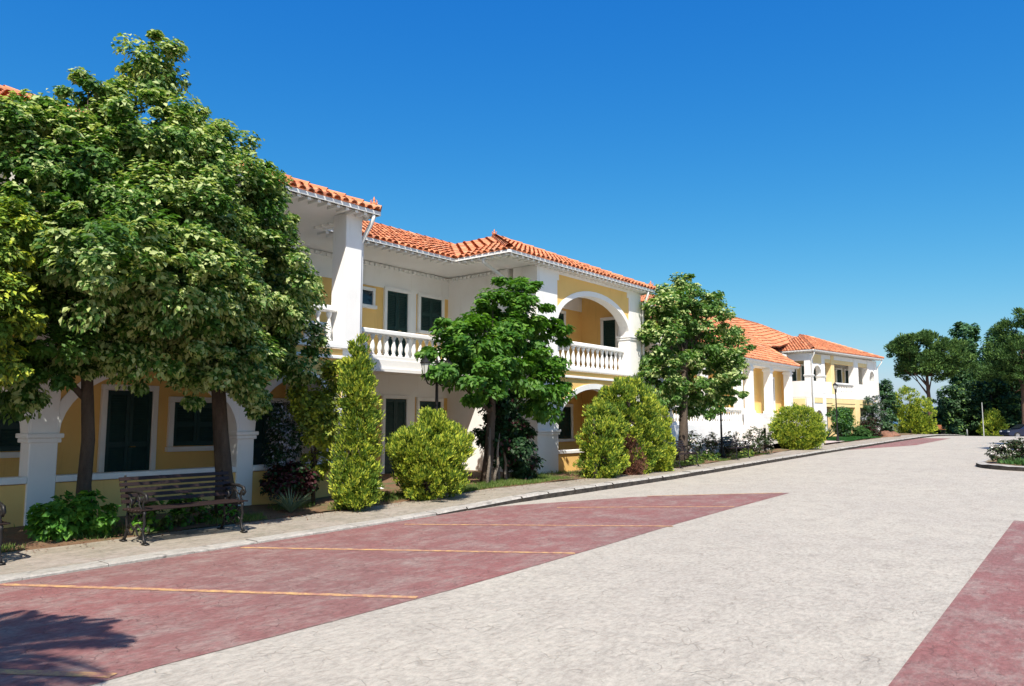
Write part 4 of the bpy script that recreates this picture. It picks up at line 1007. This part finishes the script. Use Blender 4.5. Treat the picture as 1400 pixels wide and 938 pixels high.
# ------------------------------------------------------------------ planter island on the right
isl = [(-4.05, 31.2), (-3.85, 30.0), (-3.4, 29.2), (-2.5, 28.6), (-1.0, 28.2), (2.5, 28.3), (5, 30), (5.5, 36), (4, 40.5), (0, 42), (-2.6, 40.5), (-3.8, 36)]
def smooth(poly, k=2):
    for _ in range(k):
        q = []
        for i in range(len(poly)):
            a, b = poly[i], poly[(i + 1) % len(poly)]
            q += [(a[0] * .75 + b[0] * .25, a[1] * .75 + b[1] * .25), (a[0] * .25 + b[0] * .75, a[1] * .25 + b[1] * .75)]
        poly = q
    return poly
pl = smooth(isl); cx, cy = 0.6, 35
pi_ = thing('planter_island', 'raised kerbed planting island on the right side of the road', 'planter', (cx, cy, G(cy)))
m = MB(); nI = len(pl); rr = random.Random(4)
inn = [(a + (cx - a) * .05, b + (cy - b) * .05) for a, b in pl]
vs = []
for (a, b), (c, d) in zip(pl, inn):
    g_ = G(b) - G(cy); j = rr.uniform(-.015, .015)
    vs += [(a - cx, b - cy, g_ - .05), (a - cx, b - cy, g_ + .13 + j), (c - cx, d - cy, g_ + .15 + j), (c - cx, d - cy, g_)]
for i in range(nI):
    k = (i + 1) % nI
    m.cur = 0
    for s in range(3): m.cur = 0 if s else 1; m.add([vs[4 * i + s], vs[4 * k + s], vs[4 * k + s + 1], vs[4 * i + s + 1]], [(0, 1, 2, 3)])
m.build('kerb_ring', ['kerbtop', 'kerbside'], pi_)
m = MB(); ctr = (0, 0, .22); vs = [(a - cx, b - cy, G(b) - G(cy) + .1) for a, b in inn] + [ctr]
m.add(vs, [(i, (i + 1) % nI, nI) for i in range(nI)]); m.build('soil', 'soil', pi_)
rr = random.Random(9)
def isl_rose(x, y, s, seed, lb):
    z = G(y) + .12
    tree('rose_bush', lb, 'rose bush', (x, y), .015, [(x, y, z + .32 * s, .5 * s, .5 * s, .3 * s), (x, y, z + .6 * s, .35 * s, .35 * s, .2 * s)], 1500, .075, ['rose', 'petal_white', 'redleaf'], seed, z=z,
         trunk_top=(x, y, z + .45 * s), limbs=8, clump=.13, cn=50, mixp=(.07, .14), cname='leaves', group='rose bushes in the planter island')
for i, (x, y, s, lb) in enumerate([(-3.2, 30.9, .9, 'pale-flowered rose bush at the left tip of the planter island'), (-2.7, 31.9, 1., 'rose bush second from the left tip of the planter island'), (-2.9, 33.3, 1., 'rose bush behind the left tip of the planter island'),
                                   (-1.9, 32.6, 1.05, 'rose bush in the middle of the visible island bed'), (-1.9, 34.4, 1.1, 'rose bush deeper in the island bed'), (-1.0, 33.9, 1.1, 'rose bush at the right picture edge in the island')]):
    isl_rose(x, y, s, 90 + i, lb)
isl_cov = scatter('island_ground_cover', lambda rng: (lambda x, y: (x, y, G(y) + .14) if (x + 3.4 > -(y - 29.4) * .2 and y > 29.0 + max(0, (-2.2 - x)) * 1.0) else None)(rng.uniform(-3.3, 3.5), rng.uniform(29.0, 38)), 16000, .16, 'cover', 99, .05)
tag(isl_cov, 'green ground cover filling the planter island', 'ground cover')

# ------------------------------------------------------------------ far trees at the end of the road
def ftree(name, label, cat, base, blobs, n, size, mats, seed, top, r0=.22, bark='bark', group='trees at the end of the road', **k):
    z = G(base[1]) - .05
    return tree(name, label, cat, base, r0, blobs, n, size, mats, seed, trunk_top=top, bark=bark, z=z, group=group, **k)
X0, Y0 = -15.2, 88.5
ftree('umbrella_pine', 'umbrella pine with a flat broad crown just right of the far building', 'pine tree', (X0, Y0),
      [(X0 - .4, Y0, 9.6, 2.6, 2.6, 1.5), (X0 - 2.2, Y0 - .5, 9.4, 1.5, 1.5, 1.1), (X0 + 1.9, Y0 + .4, 8.6, 2.0, 2.0, 1.5), (X0 + 3.0, Y0 + 1, 7.6, 1.4, 1.4, 1.2), (X0 - .3, Y0, 7.8, 2.2, 2.2, 1.0), (X0 + 1.2, Y0, 7.0, 1.8, 1.8, .8), (X0 - 2.2, Y0, 7.0, .9, .9, .9)],
      34000, .30, ['pine', 'pinelit'], 110, (X0 - .2, Y0, 8.6), .26, 'pinebark', mode='needle', asp=.30, clump=.55, shell=.45, cn=260, mixp=(.15,), limbs=12)
ftree('poplar_tree', 'tall narrow bluish poplar, left one behind the umbrella pine', 'tree', (-14.5, 110), [(-14.5, 110, 12.2, 1.5, 1.5, 2.2), (-14.5, 110, 9.0, 2, 2, 2.2), (-14.2, 110, 6, 2.1, 2.1, 2.5), (-15.6, 109, 8, 1.2, 1.2, 1.6)],
      12000, .38, ['poplar', 'darkleaf'], 111, (-14.5, 110, 12), clump=.7, cn=170, mixp=(.3,))
ftree('poplar_tree', 'tall bluish poplar nearer the right edge of the picture', 'tree', (-11.2, 108), [(-11.2, 108, 10.8, 1.3, 1.3, 2.0), (-11.2, 108, 8, 1.8, 1.8, 2.2), (-11.0, 108, 5, 2, 2, 2.2)],
      10000, .38, ['poplar', 'darkleaf'], 112, (-11.2, 108, 11), clump=.7, cn=150, mixp=(.3,))
ftree('dark_pine', 'tall dark pine at the right picture edge', 'pine tree', (-7.6, 94), [(-8.0, 94, 11.0, 1.8, 1.8, 1.5), (-7.2, 93, 8.8, 2.3, 2.3, 1.6), (-9.2, 94, 9.0, 1.4, 1.4, 1.2), (-6, 94, 12.2, 1.8, 1.8, 1.6), (-6, 94, 6.6, 2.6, 2.6, 1.6), (-9.6, 93.5, 6.8, 1.8, 1.8, 1.2)],
      26000, .32, ['pine', 'pinelit'], 113, (-7.4, 94, 10.5), .3, 'pinebark', mode='needle', asp=.3, clump=.6, shell=.3, cn=230, mixp=(.1,), limbs=12)
ftree('dark_pine', 'leaning dark pine with long bare branches behind the car', 'pine tree', (-8.8, 101), [(-10.5, 101, 7.4, 2.4, 2.4, 1.4), (-8.0, 101, 6.0, 2.6, 2.6, 1.5), (-6.5, 102, 8.6, 2.2, 2.2, 1.5), (-12.0, 101, 6.2, 1.7, 1.7, 1.2)],
      22000, .32, ['pine', 'darkleaf'], 114, (-9.2, 101, 6.5), .28, 'pinebark', mode='needle', asp=.3, clump=.6, shell=.3, cn=190, mixp=(.3,), limbs=12)
for i, (x, y, h, r, lb) in enumerate([(-14.2, 96, 6.0, 2.2, 'dark bushy evergreen closing the road, left of the pale pole'), (-12.6, 99, 6.6, 2.4, 'dark bushy evergreen right behind the pale pole'),
                                      (-10.2, 104, 5.2, 2.3, 'dark evergreen behind the small golden conifer'), (-7.2, 103, 4.8, 2.4, 'dark evergreen behind the parked car'), (-15.4, 100, 4.2, 1.8, 'low brownish evergreen below the umbrella pine'),
                                      (-16.6, 104, 3.4, 1.8, 'lowest dark bush seen under the umbrella pine'), (-17.6, 97, 2.6, 1.6, 'small dark bush right of the golden far conifer'), (-4.0, 99, 6.5, 2.8, 'dark evergreen beyond the right picture edge'), (-10.8, 98, 6.8, 2.0, 'dark evergreen above the small golden conifer'), (-8.6, 97.6, 5.0, 1.9, 'dark evergreen rising directly behind the car bonnet')]):
    g0 = G(y)
    ftree('evergreen_tree', lb, 'tree', (x, y), [(x, y, g0 + h * .7, r * .8, r * .8, h * .32), (x - r * .5, y, g0 + h * .4, r * .8, r * .8, h * .34), (x + r * .5, y, g0 + h * .4, r * .8, r * .8, h * .36), (x, y - .5, g0 + h * .2, r, r, h * .22)],
          9000, .30, ['darkleaf', 'pinelit' if i != 4 else 'thujadead'], 120 + i, (x, y, g0 + h * .7), .14, clump=.5, cn=170, mixp=(.10,), shell=.5)
ftree('dark_broadleaf', 'dark green tree at the far corner of the far building', 'tree', (-15.4, 68.6), [(-15.4, 68.6, 2.6, 1.1, 1.1, 1.6), (-15.2, 68.8, 4.0, .8, .8, 1.2), (-15.8, 69.2, 1.5, 1.0, 1.0, 1.2)],
      9000, .2, ['darkleaf', 'poplar'], 140, (-15.4, 68.6, 3.6), .1, clump=.35, cn=150, mixp=(.2,))
tree('golden_far_conifer', 'big golden conifer with a pointed top at the far end of the sidewalk', 'conifer', (-14.1, 73), .12,
     [(-14.3, 72.8, 3.2, 1.0, 1.0, 1.5), (-14.1, 73, 1.8, 1.3, 1.3, 1.4), (-13.1, 73.4, 2.2, .8, .8, 1.6), (-13.2, 73.4, 1.2, .9, .9, 1.0)],
     26000, .14, ['thuja', 'thujagold'], 141, trunk_top=(-14.1, 73, 3.6), z=G(73), clump=.26, cn=420, mixp=(.42,), shell=.65, mode='spray', asp=.4)
tree('small_golden_conifer', 'small rounded golden conifer beside the parked car', 'conifer', (-10.5, 95.2), .1,
     [(-10.5, 95.2, 1.0, 1.25, 1.25, 1.2), (-10.4, 95.2, 2.0, .9, .9, .9)], 12000, .17, ['thuja', 'thujagold'], 142, trunk_top=(-10.5, 95.2, 1.6), z=G(95.2), clump=.28, cn=220, mixp=(.4,), shell=.6, mode='spray', asp=.4)
# trees that stand off to the right and behind the camera and throw the shadows on the road
for i, (x, y, h, lb) in enumerate([(-.2, 41.6, 9.2, 'tree in the island outside the picture, nearer one'), (-.5, 49.2, 9.2, 'tree outside the picture on the right, farther one')]):
    g0 = G(y)
    ftree('roadside_tree', lb, 'tree', (x, y), [(x, y, g0 + h * .84, 1.8, 1.8, 1.3), (x + .8, y + .4, g0 + h * .72, 1.6, 1.6, 1.1)], 16000, .18, ['lime'], 150 + i, (x, y, g0 + h * .8), .16, clump=.45, cn=200, group='trees off to the right')
pt = thing('palm_tree', 'small palm behind the camera that shades the corner of the road', 'palm tree', (-4.75, -.95, 0))
rr = random.Random(6); m = MB(); m.tube(wob((0, 0, -.05), (0, .1, 3.7), 7, .06, rr), [.2, .17, .15, .14, .14, .14, .15, .17], 10); m.build('trunk', 'barkgrey', pt, True)
Cs, Ts, Ns, Ls = [], [], [], []; fm = MB()
for i in range(30):
    a = 2 * math.pi * i / 30 * 1.0 + rr.uniform(-.1, .1); up = rr.uniform(.1, 1.1); l = rr.uniform(1.5, 1.9); pts = []
    for s in range(9):
        t = s / 8; pts.append(Vector((math.cos(a) * l * t * (1 - up * .25), math.sin(a) * l * t * (1 - up * .25) + .1, 3.75 + l * (up * t - (.35 + .5 * up) * t * t))))
    fm.tube(pts, [.018 - .0018 * s for s in range(9)], 4)
    for s in range(44):
        t = .12 + .88 * s / 44; f_ = t * 8; k = min(7, int(f_)); p = pts[k].lerp(pts[k + 1], f_ - k); d = (pts[k + 1] - pts[k]).normalized()
        sd = Vector((-math.sin(a), math.cos(a), 0))
        for sg_ in (-1, 1):
            tt = (sd * sg_ * .8 + d * .65 + Vector((0, 0, -.15))).normalized(); ll = .42 * math.sin(math.pi * min(1, .2 + .75 * t)) ** .8
            Cs.append(p + tt * ll * .5); Ts.append(tt); Ns.append(Vector((0, 0, 1))); Ls.append(ll)
fm.build('frond_stem', 'bark', pt)
me = leaf_mesh('fronds', np.array([tuple(c) for c in Cs]), np.array([tuple(c) for c in Ts]), np.array([tuple(c) for c in Ns]), np.array(Ls), np.full(len(Ls), .032), ['palm'], np.zeros(len(Ls), int))
o = bpy.data.objects.new('fronds', me); COL.objects.link(o); o.parent = pt

# ------------------------------------------------------------------ parked car, pole with canopy
car = thing('parked_car', 'dark blue parked car at the right picture edge under the pines', 'car', (-7.55, 93.0, G(93.0)), R(218))
b = MB()   # local +x is the front
side = [(-2.1, .35), (-2.15, .75), (-2.0, .95), (-1.55, 1.0), (-1.2, 1.38), (-.6, 1.46), (.2, 1.42), (.95, .98), (1.9, .85), (2.12, .62), (2.1, .32), (1.75, .28), (-1.7, .28)]
nS = len(side); ws = [.78, .86, .86, .84, .66, .62, .64, .84, .8, .76, .76, .82, .82]
vs = [(x, -w, z) for (x, z), w in zip(side, ws)] + [(x, w, z) for (x, z), w in zip(side, ws)]
b.add(vs, [tuple(range(nS)), tuple(range(2 * nS - 1, nS - 1, -1))] + [(i, i + nS, (i + 1) % nS + nS, (i + 1) % nS) for i in range(nS)])
b.build('body', 'carpaint', car)
for s in (-1, 1):
    g = MB(); g.prism([(-1.35, 1.0), (-1.08, 1.34), (-.55, 1.40), (.15, 1.36), (.78, 1.0)], 'y', s * .80 if s < 0 else .66, s * .66 if s < 0 else .80); g.build('side_window', 'darkglass', car)
    h_ = MB(); h_.bbox(1.93, 2.1, s * .62 - .14, s * .62 + .14, .6, .76, .03); h_.build('headlight', 'carlight', car)
    h_ = MB(); h_.bbox(-2.14, -2.0, s * .62 - .14, s * .62 + .14, .72, .88, .03); h_.build('tail_light', 'redlight', car)
g = MB(); g.add([(.30, -.60, 1.41), (.30, .60, 1.41), (.93, .74, 1.01), (.93, -.74, 1.01)], [(0, 1, 2, 3)]); g.v = [(x + .012, y, z + .02) for x, y, z in g.v]; g.build('windscreen', 'darkglass', car)
for x in (-1.3, 1.3):
    for s in (-1, 1):
        w_ = MB(); w_.lathe([(.2, -.1), (.3, -.1), (.32, -.07), (.32, .07), (.3, .1), (.2, .1)], seg=18); w_.v = [(x + a, s * .78 + c, .32 + bb) for a, bb, c in w_.v]; wh = w_.build('wheel', 'tyre', car)
        w_ = MB(); w_.lathe([(.02, -.08), (.2, -.09), (.2, .09), (.02, .08)], seg=12); w_.v = [(x + a, s * .80 + c, .32 + bb) for a, bb, c in w_.v]; w_.build('rim', 'rim', wh)
t = thing('street_pole', 'slim pale pole at the end of the road before the dark evergreens', 'pole', (-11.2, 93.6, G(93.6)))
m = MB(); m.lathe([(.14, 0), (.14, .04), (.05, .1), (.045, 3.7), (.02, 3.75)], seg=8); m.build('pole', 'polemetal', t, True)
m = MB(); m.lathe([(.07, 0), (.07, .75), (.05, .82), (.01, .85)], seg=10); o = m.build('bollard', 'polemetal', None, True); o.location = (-12.3, 90.5, G(90.5)); tag(o, 'short pale bollard at the road end left of the pale pole', 'bollard')

# ------------------------------------------------------------------ light, sky, camera
SUN = (.6, -.8); EL = 52.
az = math.atan2(SUN[0], SUN[1])
w = bpy.data.worlds.new('World'); scene.world = w; w.use_nodes = True; nt = w.node_tree
sky = nt.nodes.new('ShaderNodeTexSky'); sky.sky_type = 'NISHITA'; sky.sun_disc = False
sky.sun_elevation = R(EL); sky.sun_rotation = az; sky.altitude = 0;  sky.air_density = SKY_AIR; sky.dust_density = SKY_DUST; sky.ozone_density = SKY_OZ
bg = nt.nodes['Background']; bg.inputs[1].default_value = SKY_S
sep = nt.nodes.new('ShaderNodeSeparateColor'); cmb = nt.nodes.new('ShaderNodeCombineColor'); L(nt, sky.outputs[0], sep.inputs[0])
for ch, (pw, gn) in enumerate(((2.2, .115), (1.05, .755), (.4, 2.7))):      # deep polarised blue of a clear summer sky
    a = N(nt, 'ShaderNodeMath', operation='POWER'); L(nt, sep.outputs[ch], a.inputs[0]); a.inputs[1].default_value = pw
    b = N(nt, 'ShaderNodeMath', operation='MULTIPLY'); L(nt, a.outputs[0], b.inputs[0]); b.inputs[1].default_value = gn; L(nt, b.outputs[0], cmb.inputs[ch])
L(nt, cmb.outputs[0], bg.inputs[0])
sl = bpy.data.lights.new('sun', 'SUN'); sl.energy = SUN_E; sl.angle = R(.5); sl.color = (1, .94, .83)
so = bpy.data.objects.new('sun', sl); COL.objects.link(so)
ce = math.cos(R(EL)); d = Vector((SUN[0] * ce, SUN[1] * ce, math.sin(R(EL))))
so.rotation_euler = d.to_track_quat('Z', 'Y').to_euler(); so.location = d * 50
cam = bpy.data.cameras.new('camera'); co = bpy.data.objects.new('camera', cam); COL.objects.link(co); scene.camera = co
cam.sensor_width = 36; cam.lens = 36 * 1030 / 1400; cam.clip_end = 8000; cam.clip_start = .05
co.location = (0, 0, 1.6); co.rotation_euler = (R(90) + math.atan(109 / 1030), 0, R(38.7))
scene.view_settings.view_transform = 'Standard'; scene.view_settings.look = 'None'; scene.view_settings.gamma = 1; scene.view_settings.exposure = EXPO
scene.cycles.max_bounces = 8; scene.cycles.diffuse_bounces = 5; scene.cycles.transmission_bounces = 4; scene.cycles.transparent_max_bounces = 4
